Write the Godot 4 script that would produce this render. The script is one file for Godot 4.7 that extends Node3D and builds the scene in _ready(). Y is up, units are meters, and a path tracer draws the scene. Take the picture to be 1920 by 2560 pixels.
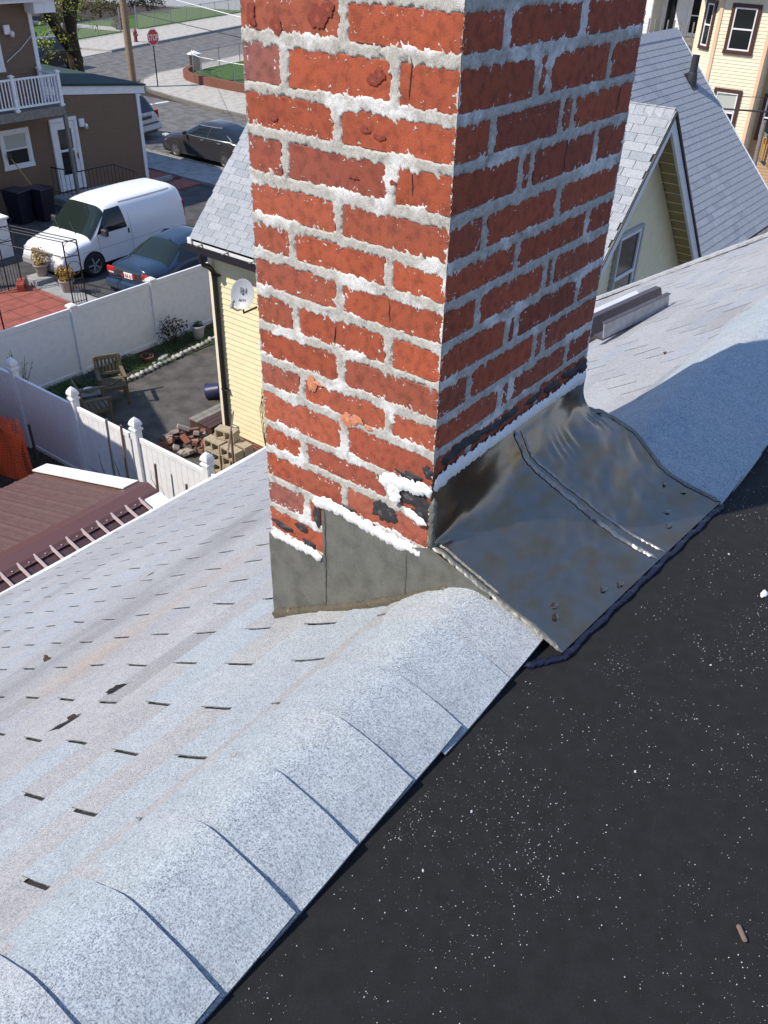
extends Node3D
# Coordinates: x = along the roof ridge, y = up (ground at 0), z = -b, where b runs down the far roof slope.
var rng := RandomNumberGenerator.new()
var nz := FastNoiseLite.new()
var M := {}
var used := {}
var CAMP := Vector3(-1.12, 8.6, 0.73)
var CAMB := Basis(Vector3(0.61307, 0.025456, 0.789619), Vector3(0.437911, 0.820936, -0.366466), Vector3(-0.657556, 0.570452, 0.492143))

class MB:
	var v := PackedVector3Array()
	var n := PackedVector3Array()
	var c := PackedColorArray()
	var col := Color(1, 1, 1)
	func tri(p: Vector3, q: Vector3, r: Vector3) -> void:
		var k := (r - p).cross(q - p)
		if k.length_squared() < 1e-16: return
		k = k.normalized()
		v.append(p); v.append(q); v.append(r)
		n.append(k); n.append(k); n.append(k)
		c.append(col); c.append(col); c.append(col)
	func tris(p: Vector3, q: Vector3, r: Vector3, a: Vector3, b: Vector3, d: Vector3) -> void:
		v.append(p); v.append(q); v.append(r)
		n.append(a); n.append(b); n.append(d)
		c.append(col); c.append(col); c.append(col)
	func quad(p: Vector3, q: Vector3, r: Vector3, s: Vector3) -> void:
		tri(p, q, r); tri(p, r, s)
	# convex hull face oriented away from centre
	func oq(ctr: Vector3, p: Vector3, q: Vector3, r: Vector3, s: Vector3) -> void:
		if (r - p).cross(q - p).dot(p + q + r - 3.0 * ctr) >= 0.0: quad(p, q, r, s)
		else: quad(s, r, q, p)
	func ot(ctr: Vector3, p: Vector3, q: Vector3, r: Vector3) -> void:
		if (r - p).cross(q - p).dot(p + q + r - 3.0 * ctr) >= 0.0: tri(p, q, r)
		else: tri(r, q, p)
	func box(o: Vector3, s: Vector3, b := Basis()) -> void:
		hexa([o + b * Vector3(-s.x, -s.y, -s.z) * 0.5, o + b * Vector3(s.x, -s.y, -s.z) * 0.5, o + b * Vector3(s.x, -s.y, s.z) * 0.5, o + b * Vector3(-s.x, -s.y, s.z) * 0.5,
			o + b * Vector3(-s.x, s.y, -s.z) * 0.5, o + b * Vector3(s.x, s.y, -s.z) * 0.5, o + b * Vector3(s.x, s.y, s.z) * 0.5, o + b * Vector3(-s.x, s.y, s.z) * 0.5])
	func span(p: Vector3, q: Vector3) -> void:
		box((p + q) * 0.5, (q - p).abs())
	func hexa(k: Array) -> void:
		var ctr := Vector3.ZERO
		for p in k: ctr += p
		ctr /= 8.0
		for f in [[0, 1, 2, 3], [4, 5, 6, 7], [0, 1, 5, 4], [1, 2, 6, 5], [2, 3, 7, 6], [3, 0, 4, 7]]:
			oq(ctr, k[f[0]], k[f[1]], k[f[2]], k[f[3]])
	# box with chamfered edges
	func bev(o: Vector3, s: Vector3, r: float, b := Basis(), jit := 0.0, g: RandomNumberGenerator = null) -> void:
		var h := s * 0.5
		r = min(r, min(h.x, min(h.y, h.z)) * 0.8)
		var P := {}
		for x in [-1, 1]:
			for y in [-1, 1]:
				for z in [-1, 1]:
					var e := Vector3(x * h.x, y * h.y, z * h.z)
					if g: e += Vector3(g.randf_range(-jit, jit), g.randf_range(-jit, jit), g.randf_range(-jit, jit))
					P[[x, y, z, 0]] = o + b * (e - Vector3(0, y * r, z * r))
					P[[x, y, z, 1]] = o + b * (e - Vector3(x * r, 0, z * r))
					P[[x, y, z, 2]] = o + b * (e - Vector3(x * r, y * r, 0))
		for s1 in [-1, 1]:
			oq(o, P[[s1, -1, -1, 0]], P[[s1, 1, -1, 0]], P[[s1, 1, 1, 0]], P[[s1, -1, 1, 0]])
			oq(o, P[[-1, s1, -1, 1]], P[[1, s1, -1, 1]], P[[1, s1, 1, 1]], P[[-1, s1, 1, 1]])
			oq(o, P[[-1, -1, s1, 2]], P[[1, -1, s1, 2]], P[[1, 1, s1, 2]], P[[-1, 1, s1, 2]])
			for s2 in [-1, 1]:
				oq(o, P[[s1, s2, -1, 0]], P[[s1, s2, 1, 0]], P[[s1, s2, 1, 1]], P[[s1, s2, -1, 1]])
				oq(o, P[[s1, -1, s2, 0]], P[[s1, 1, s2, 0]], P[[s1, 1, s2, 2]], P[[s1, -1, s2, 2]])
				oq(o, P[[-1, s1, s2, 1]], P[[1, s1, s2, 1]], P[[1, s1, s2, 2]], P[[-1, s1, s2, 2]])
				for s3 in [-1, 1]:
					ot(o, P[[s1, s2, s3, 0]], P[[s1, s2, s3, 1]], P[[s1, s2, s3, 2]])
	# smooth sheet: f(i, j) -> Vector3, optional g(i, j) -> Color
	func grid(nu: int, nv: int, f: Callable, flip := false, g = null) -> void:
		var p := []
		var cc := []
		for i in nu + 1:
			for j in nv + 1:
				p.append(f.call(i, j))
				if g != null: cc.append(g.call(i, j))
		surf(nu, nv, p, flip, cc)
	func surf(nu: int, nv: int, p: Array, flip := false, cc := []) -> void:
		var w := nv + 1
		var q := PackedVector3Array()
		q.resize(p.size())
		for i in nu + 1:
			for j in w:
				var du: Vector3 = p[min(i + 1, nu) * w + j] - p[max(i - 1, 0) * w + j]
				var dv: Vector3 = p[i * w + min(j + 1, nv)] - p[i * w + max(j - 1, 0)]
				var k := dv.cross(du)
				if flip: k = -k
				q[i * w + j] = k.normalized() if k.length_squared() > 1e-20 else Vector3.UP
		for i in nu:
			for j in nv:
				var a := i * w + j
				var id := [a, a + w, a + w + 1, a, a + w + 1, a + 1]
				if flip: id = [a, a + w + 1, a + w, a, a + 1, a + w + 1]
				for k in id:
					v.append(p[k]); n.append(q[k]); c.append(cc[k] if cc.size() > 0 else col)
	func tube(pts: Array, r, m := 6) -> void:
		var L := pts.size()
		var rings := []
		var up := Vector3.UP
		for i in L:
			var d: Vector3 = (pts[min(i + 1, L - 1)] - pts[max(i - 1, 0)]).normalized()
			var s := d.cross(up)
			if s.length() < 0.05: s = d.cross(Vector3.RIGHT)
			s = s.normalized()
			var t := s.cross(d).normalized()
			var rr: float = r[i] if r is Array else r
			for k in m + 1:
				var an := TAU * k / m
				rings.append(pts[i] + (s * cos(an) + t * sin(an)) * rr)
		surf(L - 1, m, rings, true)
		for e in [0, L - 1]:
			for k in m:
				ot(pts[1 if e == 0 else L - 2], pts[e], rings[e * (m + 1) + k], rings[e * (m + 1) + k + 1])
	# turned shape: profile of Vector2(radius, height)
	func lathe(o: Vector3, pr: Array, m := 16, b := Basis()) -> void:
		var p := []
		for q in pr:
			for k in m + 1:
				var an := TAU * k / m
				p.append(o + b * Vector3(q.x * cos(an), q.y, q.x * sin(an)))
		surf(pr.size() - 1, m, p, true)
	# flat plate: polygon in the (x, y) plane of b, thickness d along b.z
	func plate(o: Vector3, poly: Array, d: float, b := Basis()) -> void:
		var pv := PackedVector2Array(poly)
		var ix := Geometry2D.triangulate_polygon(pv)
		var ctr := Vector3.ZERO
		for q in pv: ctr += o + b * Vector3(q.x, q.y, d * 0.5)
		ctr /= pv.size()
		var nn := b.z.normalized()
		for k in range(0, ix.size(), 3):
			var t := []
			for e in 3: t.append(o + b * Vector3(pv[ix[k + e]].x, pv[ix[k + e]].y, 0))
			if (t[2] - t[0]).cross(t[1] - t[0]).dot(nn) > 0.0: t.reverse()
			tri(t[0], t[1], t[2])
			tri(t[2] + nn * d, t[1] + nn * d, t[0] + nn * d)
		var cw := Geometry2D.is_polygon_clockwise(pv)
		for k in pv.size():
			var p0: Vector2 = pv[k]
			var p1: Vector2 = pv[(k + 1) % pv.size()]
			if cw:
				var sw := p0; p0 = p1; p1 = sw
			var a3 := o + b * Vector3(p0.x, p0.y, 0)
			var b3 := o + b * Vector3(p1.x, p1.y, 0)
			quad(a3, a3 + nn * d, b3 + nn * d, b3)
	func mesh() -> ArrayMesh:
		var m := ArrayMesh.new()
		var a := []
		a.resize(Mesh.ARRAY_MAX)
		a[Mesh.ARRAY_VERTEX] = v
		a[Mesh.ARRAY_NORMAL] = n
		a[Mesh.ARRAY_COLOR] = c
		m.add_surface_from_arrays(Mesh.PRIMITIVE_TRIANGLES, a)
		return m

func P(a: float, y: float, b: float) -> Vector3:
	return Vector3(a, y, -b)
func lin(r: float, g: float, b: float) -> Color:
	return Color(r, g, b).linear_to_srgb()
func numbered(nm: String) -> String:
	if not used.has(nm):
		used[nm] = 0
		return nm
	used[nm] += 1
	return "%s_%03d" % [nm, used[nm]]
func mi(nm: String, mesh: Mesh, mat: Material, parent: Node = self) -> MeshInstance3D:
	var o := MeshInstance3D.new()
	o.name = numbered(nm) if parent == self else nm
	o.mesh = mesh
	o.material_override = mat
	parent.add_child(o, true)
	return o
func add(nm: String, mb: MB, mat: Material, parent: Node = self) -> MeshInstance3D:
	return mi(nm, mb.mesh(), mat, parent)
func tag(o: Node, label: String, cat: String, group := "") -> Node:
	o.set_meta("label", label)
	o.set_meta("category", cat)
	if group != "": o.set_meta("group", group)
	return o
func thing(nm: String, label: String, cat: String, at := Vector3.ZERO, turn := 0.0, group := "") -> Node3D:
	var o := Node3D.new()
	o.name = numbered(nm)
	add_child(o)
	o.position = at
	o.rotation.y = turn
	tag(o, label, cat, group)
	return o
func part(nm: String, parent: Node) -> Node3D:
	var o := Node3D.new()
	o.name = nm
	parent.add_child(o, true)
	return o
func struct(nm: String, mb: MB, mat: Material) -> MeshInstance3D:
	var o := add(nm, mb, mat)
	o.set_meta("kind", "structure")
	return o
func stuff(o: Node) -> Node:
	o.set_meta("kind", "stuff")
	return o
# pixel (in the 1920 x 2560 frame) of a world point, for choosing which repeats are in view
func see(p: Vector3) -> Vector2:
	var q := CAMB.inverse() * (p - CAMP)
	if q.z > -0.1: return Vector2(-9999, -9999)
	return Vector2(960 + 2173.0 * q.x / -q.z, 1280 - 2173.0 * q.y / -q.z)
func inview(p: Vector3) -> bool:
	var q := see(p)
	if q.x < -30 or q.x > 1950 or q.y < -30 or q.y > 2590: return false
	var l := 600 + 0.0625 * q.y
	var r := 1615 - 0.165 * q.y
	return q.x < l + 30 or q.x > r - 30 or q.y > 1500

# ---------- textures and materials
func speckle(size: int, pal: Array, sd: int, soft := 0.0, freq := 0.02, amp := 0.0) -> Array:
	var g := RandomNumberGenerator.new()
	g.seed = sd
	var fn := FastNoiseLite.new()
	fn.seed = sd
	fn.frequency = freq
	fn.fractal_octaves = 4
	var nim := fn.get_seamless_image(size, size)
	var nd := nim.get_data()
	var data := PackedByteArray()
	data.resize(size * size * 3)
	var hd := PackedByteArray()
	hd.resize(size * size)
	var tot := 0.0
	for e in pal: tot += e[1]
	var prev := 0.5
	for i in size * size:
		var r := g.randf() * tot
		var k := 0
		while r > pal[k][1] and k < pal.size() - 1:
			r -= pal[k][1]
			k += 1
		var cl: Color = pal[k][0]
		var f := 1.0 + amp * (nd[i] / 127.5 - 1.0) + soft * g.randf_range(-1, 1)
		data[i * 3] = clampi(int(cl.r * f * 255), 0, 255)
		data[i * 3 + 1] = clampi(int(cl.g * f * 255), 0, 255)
		data[i * 3 + 2] = clampi(int(cl.b * f * 255), 0, 255)
		hd[i] = clampi(int(cl.g * f * 160 + g.randf() * 60), 0, 255)
	var im := Image.create_from_data(size, size, false, Image.FORMAT_RGB8, data)
	im.generate_mipmaps()
	var hi := Image.create_from_data(size, size, false, Image.FORMAT_L8, hd)
	hi.convert(Image.FORMAT_RGBA8)
	hi.bump_map_to_normal_map(3.0)
	hi.generate_mipmaps()
	return [ImageTexture.create_from_image(im), ImageTexture.create_from_image(hi)]
func mk(nm: String, col: Color, rough := 0.8, metal := 0.0, tex = null, scale := 1.0, nscale := 0.0, vcol := false) -> StandardMaterial3D:
	var m := StandardMaterial3D.new()
	m.albedo_color = col
	m.roughness = rough
	m.metallic = metal
	m.vertex_color_use_as_albedo = vcol
	if tex != null:
		m.albedo_texture = tex[0]
		m.uv1_triplanar = true
		m.uv1_world_triplanar = true
		m.uv1_scale = Vector3.ONE * scale
		if nscale > 0.0:
			m.normal_enabled = true
			m.normal_texture = tex[1]
			m.normal_scale = nscale
	M[nm] = m
	return m
func gray(x: float) -> Color:
	return Color(x, x, x)

func materials() -> void:
	# sRGB palettes: textures are relative, albedo colour carries the level
	var gran := speckle(512, [[Color(1.0, 1.0, 1.0), 5], [Color(0.86, 0.87, 0.89), 4], [Color(0.68, 0.70, 0.74), 2.6], [Color(0.36, 0.38, 0.42), 1.5]], 3, 0.05, 0.02, 0.05)
	var fine := speckle(512, [[gray(1.0), 4], [gray(0.9), 4], [gray(0.78), 2]], 5, 0.06, 0.012, 0.14)
	var soft := speckle(512, [[gray(1.0), 4], [gray(0.975), 4], [gray(0.95), 2]], 6, 0.015, 0.01, 0.035)
	var tar := speckle(512, [[gray(1.0), 1.2], [gray(0.62), 4], [gray(0.38), 4]], 8, 0.1, 0.012, 0.3)
	var brick := speckle(512, [[gray(1.0), 6], [gray(0.94), 4], [gray(0.84), 1.4], [gray(0.55), 0.14]], 11, 0.04, 0.03, 0.2)
	var sand := speckle(512, [[gray(1.0), 6], [Color(0.93, 0.92, 0.9), 4], [gray(0.8), 1.5], [gray(0.55), 0.4]], 12, 0.04, 0.03, 0.1)
	var asph := speckle(512, [[gray(1.0), 2], [gray(0.85), 5], [gray(0.65), 3]], 15, 0.06, 0.008, 0.22)
	var conc := speckle(512, [[gray(1.0), 5], [gray(0.95), 4], [gray(0.87), 2]], 17, 0.03, 0.01, 0.14)
	var grass := speckle(256, [[Color(0.75, 1.0, 0.5), 3], [Color(0.5, 0.8, 0.3), 4], [Color(0.9, 0.95, 0.6), 1], [Color(0.4, 0.55, 0.28), 2]], 19, 0.1, 0.02, 0.25)
	var soil := speckle(256, [[Color(1.0, 0.9, 0.8), 2], [Color(0.8, 0.7, 0.6), 4], [Color(0.5, 0.45, 0.4), 3]], 21, 0.1, 0.02, 0.25)
	mk("shingle", lin(0.505, 0.52, 0.525), 0.9, 0, gran, 2.0, 0.5, true)
	mk("underlay", lin(0.06, 0.056, 0.055), 0.95, 0, tar, 2.0, 0.5)
	mk("flat_tar", lin(0.02, 0.02, 0.022), 0.9, 0, tar, 4.0, 1.0)
	mk("brick", Color(1, 1, 1), 0.85, 0, brick, 2.6, 0.5, true)
	mk("mortar", Color(1, 1, 1), 0.95, 0, sand, 3.0, 0.9, true)
	mk("lead", lin(0.24, 0.235, 0.2), 0.5, 0.55, fine, 2.5, 0.12, true)
	mk("pan_metal", lin(0.25, 0.215, 0.175), 0.2, 0.92, soft, 1.2, 0.04, true)
	mk("navy_strip", lin(0.008, 0.010, 0.026), 0.35)
	mk("pit", lin(0.27, 0.056, 0.034), 0.95, 0, sand, 6.0, 1.2)
	mk("solder", lin(0.34, 0.33, 0.32), 0.4, 0.85, fine, 4.0, 0.3)
	mk("caulk", lin(0.78, 0.77, 0.75), 0.6, 0, soft, 4.0, 0.1)
	mk("old_tar", lin(0.10, 0.09, 0.10), 0.6, 0, tar, 8.0, 0.8)
	mk("salmon", lin(0.62, 0.24, 0.13), 0.9, 0, sand, 6.0, 0.9)
	mk("chip", lin(0.5, 0.51, 0.53), 0.9)
	mk("white", lin(0.78, 0.785, 0.79), 0.45, 0, soft, 0.8, 0.03)
	mk("vinyl", lin(0.80, 0.80, 0.81), 0.4, 0, soft, 1.0, 0.03)
	mk("bronze", lin(0.10, 0.075, 0.085), 0.4, 0.2, fine, 3.0, 0.05)
	mk("trim_grey", lin(0.5, 0.51, 0.53), 0.4, 0.1, fine, 3.0, 0.05)
	mk("asphalt", lin(0.19, 0.18, 0.17), 0.92, 0, asph, 0.35, 0.5)
	mk("lot", lin(0.09, 0.085, 0.085), 0.92, 0, asph, 0.4, 0.5)
	mk("yard", lin(0.115, 0.106, 0.096), 0.92, 0, asph, 0.5, 0.6)
	mk("concrete", lin(0.44, 0.41, 0.36), 0.9, 0, conc, 0.4, 0.3)
	mk("concrete_grey", lin(0.32, 0.32, 0.31), 0.9, 0, conc, 0.4, 0.3)
	mk("kerb", lin(0.32, 0.30, 0.25), 0.9, 0, asph, 1.0, 0.5)
	mk("red_patio", lin(0.30, 0.085, 0.06), 0.85, 0, conc, 0.5, 0.3)
	mk("soil", lin(0.07, 0.055, 0.045), 0.95, 0, soil, 0.8, 0.8)
	mk("lawn", lin(0.15, 0.17, 0.045), 0.95, 0, grass, 0.5, 0.6)
	mk("blade", lin(0.05, 0.10, 0.02), 0.8)
	mk("yellow", lin(0.80, 0.71, 0.45), 0.5, 0, soft, 0.7, 0.03)
	mk("roof_tab", lin(0.46, 0.47, 0.48), 0.92, 0, gran, 0.8, 0.3)
	mk("roof_tab_b", lin(0.40, 0.42, 0.435), 0.92, 0, gran, 0.8, 0.3)
	mk("roof_tab_c", lin(0.50, 0.51, 0.52), 0.92, 0, gran, 0.8, 0.3)
	mk("dark_frame", lin(0.02, 0.018, 0.02), 0.35)
	mk("glass", lin(0.012, 0.016, 0.018), 0.06)
	mk("blind", lin(0.42, 0.44, 0.40), 0.6)
	mk("brown_siding", lin(0.165, 0.102, 0.062), 0.6, 0, soft, 0.7, 0.03)
	mk("green_roof", lin(0.035, 0.075, 0.068), 0.92, 0, gran, 0.8, 0.3)
	mk("weathered_wood", lin(0.24, 0.225, 0.2), 0.85, 0, fine, 1.0, 0.2)
	mk("cream", lin(0.84, 0.74, 0.54), 0.5, 0, soft, 0.7, 0.03)
	mk("tan", lin(0.42, 0.28, 0.16), 0.6, 0, soft, 0.7, 0.03)
	mk("brown_trim", lin(0.07, 0.025, 0.018), 0.5)
	mk("peach", lin(0.72, 0.5, 0.33), 0.5)
	mk("van_paint", lin(0.78, 0.79, 0.8), 0.18)
	mk("blue_paint", lin(0.02, 0.04, 0.075), 0.15)
	mk("grey_paint", lin(0.05, 0.048, 0.055), 0.14, 0.3)
	mk("black_paint", lin(0.01, 0.01, 0.012), 0.15)
	mk("silver_paint", lin(0.55, 0.55, 0.56), 0.2)
	mk("tyre", lin(0.015, 0.015, 0.016), 0.85)
	mk("rim", lin(0.45, 0.45, 0.46), 0.25, 0.8)
	mk("steel_rim", lin(0.2, 0.2, 0.2), 0.4, 0.6)
	mk("plastic", lin(0.03, 0.03, 0.033), 0.5)
	mk("bumper_grey", lin(0.28, 0.28, 0.28), 0.4)
	mk("red_lamp", lin(0.42, 0.015, 0.012), 0.15)
	mk("lamp_clear", lin(0.6, 0.6, 0.6), 0.1, 0.3)
	mk("amber", lin(0.6, 0.38, 0.08), 0.2)
	mk("iron", lin(0.018, 0.014, 0.016), 0.5)
	mk("galv", lin(0.3, 0.3, 0.31), 0.45, 0.6)
	mk("rust", lin(0.16, 0.10, 0.075), 0.8)
	mk("clay", lin(0.36, 0.29, 0.25), 0.8, 0, conc, 2.0, 0.2)
	mk("orange_leaf", lin(0.32, 0.15, 0.012), 0.7)
	mk("yellow_leaf", lin(0.40, 0.28, 0.02), 0.7)
	mk("green_leaf", lin(0.05, 0.085, 0.02), 0.7)
	mk("spring_leaf", lin(0.30, 0.34, 0.03), 0.7)
	mk("spring_leaf_b", lin(0.17, 0.21, 0.03), 0.7)
	mk("bark", lin(0.075, 0.062, 0.048), 0.95, 0, soil, 2.0, 0.8)
	mk("pole_wood", lin(0.30, 0.21, 0.13), 0.9, 0, fine, 1.0, 0.3)
	mk("sign_red", lin(0.5, 0.03, 0.03), 0.4)
	mk("hydrant_red", lin(0.16, 0.022, 0.03), 0.5)
	mk("net", lin(0.85, 0.11, 0.02), 0.6)
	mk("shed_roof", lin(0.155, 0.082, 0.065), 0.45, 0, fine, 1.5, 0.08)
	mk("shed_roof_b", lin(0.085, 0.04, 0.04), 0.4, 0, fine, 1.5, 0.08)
	mk("block", lin(0.40, 0.33, 0.235), 0.95, 0, conc, 3.0, 0.6)
	mk("pile_brick", lin(0.21, 0.10, 0.07), 0.9, 0, sand, 3.0, 0.6)
	mk("pile_brick_b", lin(0.34, 0.29, 0.26), 0.9, 0, sand, 3.0, 0.6)
	mk("pile_brick_c", lin(0.08, 0.06, 0.055), 0.9, 0, sand, 3.0, 0.6)
	mk("wall_brick", lin(0.22, 0.075, 0.045), 0.9, 0, sand, 2.0, 0.5)
	mk("wall_mortar", lin(0.36, 0.31, 0.27), 0.95, 0, sand, 2.0, 0.5)
	mk("stone", lin(0.42, 0.41, 0.39), 0.85, 0, conc, 4.0, 0.4)
	mk("stone_b", lin(0.24, 0.235, 0.235), 0.85, 0, conc, 4.0, 0.4)
	mk("teak", lin(0.16, 0.125, 0.075), 0.8, 0, fine, 3.0, 0.2)
	mk("pot_white", lin(0.42, 0.42, 0.44), 0.5)
	mk("bucket_blue", lin(0.022, 0.026, 0.075), 0.4)
	mk("deck_red", lin(0.075, 0.035, 0.03), 0.7, 0, fine, 2.0, 0.3)
	mk("dish", lin(0.34, 0.36, 0.39), 0.45)
	mk("mark", lin(0.10, 0.115, 0.14), 0.5)
	mk("bench_orange", lin(0.42, 0.09, 0.05), 0.7, 0, conc, 2.0, 0.2)
	mk("bin", lin(0.008, 0.009, 0.02), 0.4)
	mk("broom", lin(0.42, 0.3, 0.07), 0.5)
	mk("blue_house", lin(0.05, 0.11, 0.3), 0.6)
	mk("hedge", lin(0.11, 0.09, 0.03), 0.9)
	mk("dark_shrub", lin(0.03, 0.026, 0.015), 0.9)
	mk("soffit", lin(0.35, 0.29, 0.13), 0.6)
	mk("cable_white", lin(0.7, 0.7, 0.7), 0.5)
	mk("cable_black", lin(0.015, 0.015, 0.015), 0.5)
	mk("gold", lin(0.5, 0.33, 0.08), 0.3, 0.7)
	mk("stair_wood", lin(0.42, 0.21, 0.06), 0.7)
	mk("road_paint", lin(0.7, 0.7, 0.7), 0.7)
	mk("leaf_litter", lin(0.09, 0.055, 0.035), 0.9)
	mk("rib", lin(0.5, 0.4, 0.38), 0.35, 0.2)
	mk("shed_roof_c", lin(0.12, 0.056, 0.05), 0.35)
	for k in ["orange_leaf", "yellow_leaf", "green_leaf", "spring_leaf", "spring_leaf_b", "dark_shrub", "hedge"]: M[k].vertex_color_use_as_albedo = true
	mk("car_glass", lin(0.012, 0.016, 0.02), 0.04)
	mk("van_glass", lin(0.014, 0.022, 0.019), 0.05)

# ---------- our own roof
var RP := [Vector2(-0.34, 7.496), Vector2(-0.30, 7.498), Vector2(-0.267, 7.503), Vector2(-0.21, 7.526), Vector2(-0.155, 7.539), Vector2(-0.12, 7.5445), Vector2(-0.088, 7.537), Vector2(-0.047, 7.514), Vector2(0.0, 7.481), Vector2(0.06, 7.428), Vector2(0.12, 7.382), Vector2(0.2, 7.3277), Vector2(0.3, 7.2627)]
func ridge_y(b: float) -> float:
	if b > 0.2: return 7.184 - 0.65 * (b - 0.421)
	var k := 1
	while k < RP.size() - 3 and RP[k + 1].x < b: k += 1
	var t: float = clampf((b - RP[k].x) / (RP[k + 1].x - RP[k].x), 0, 1)
	return cubic_interpolate(RP[k].y, RP[k + 1].y, RP[k - 1].y, RP[k + 2].y, t)
func roof_y(a: float, b: float) -> float:
	var w := 0.0
	if b > 0.0:
		var f := clampf(b / 0.25, 0, 1)
		w = f * (0.0075 * nz.get_noise_2d(a * 38.0, b * 150.0 + a * 20.0) + 0.006 * nz.get_noise_2d(a * 60.0 + 300.0, b * 60.0))
	return ridge_y(b) + w
const SL := 1.1927
func roof_p(a: float, s: float, up := 0.0) -> Vector3:
	var b := s / SL
	return P(a, roof_y(a, b) + up * 0.84, b + up * 0.545)
# weathering seen on the shingles: brown streaks, a darker band, rust by the chimney
func stain(a: float, b: float) -> Color:
	var c := Color(1, 1, 1)
	var n1 := nz.get_noise_2d(a * 30.0 + 77.0, b * 30.0)
	var n2 := nz.get_noise_2d(a * 90.0 - 31.0, b * 240.0)
	c = c * (1.0 + 0.07 * n1 + 0.08 * n2)
	var k := exp(-pow((b - 0.98) / 0.10, 2.0)) * clampf(0.45 - absf(a + 0.22) * 1.6 + 0.5 * n2 + 0.2, 0, 1)
	c = c.lerp(Color(1.05, 0.78, 0.55), k * 0.75)
	k = exp(-pow((b - 1.05) / 0.07, 2.0)) * clampf(0.8 - absf(a - 0.35) * 1.2 + 0.6 * n1, 0, 1)
	c = c.lerp(Color(1.0, 0.8, 0.66), k * 0.5)
	k = exp(-pow((b - 1.3 - 0.15 * a) / 0.14, 2.0)) * clampf(0.8 + 1.2 * n2 - absf(a - 0.2) * 0.4, 0, 1)
	c = c.lerp(Color(0.62, 0.61, 0.62), k * 0.8)
	k = clampf(0.9 - absf(b - 0.62) * 3.0, 0, 1) * clampf(0.5 - a * 0.6, 0, 1) * clampf(0.35 + 1.5 * n1, 0, 1)
	c = c.lerp(Color(0.93, 0.84, 0.77), k * 0.7)
	return c
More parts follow.
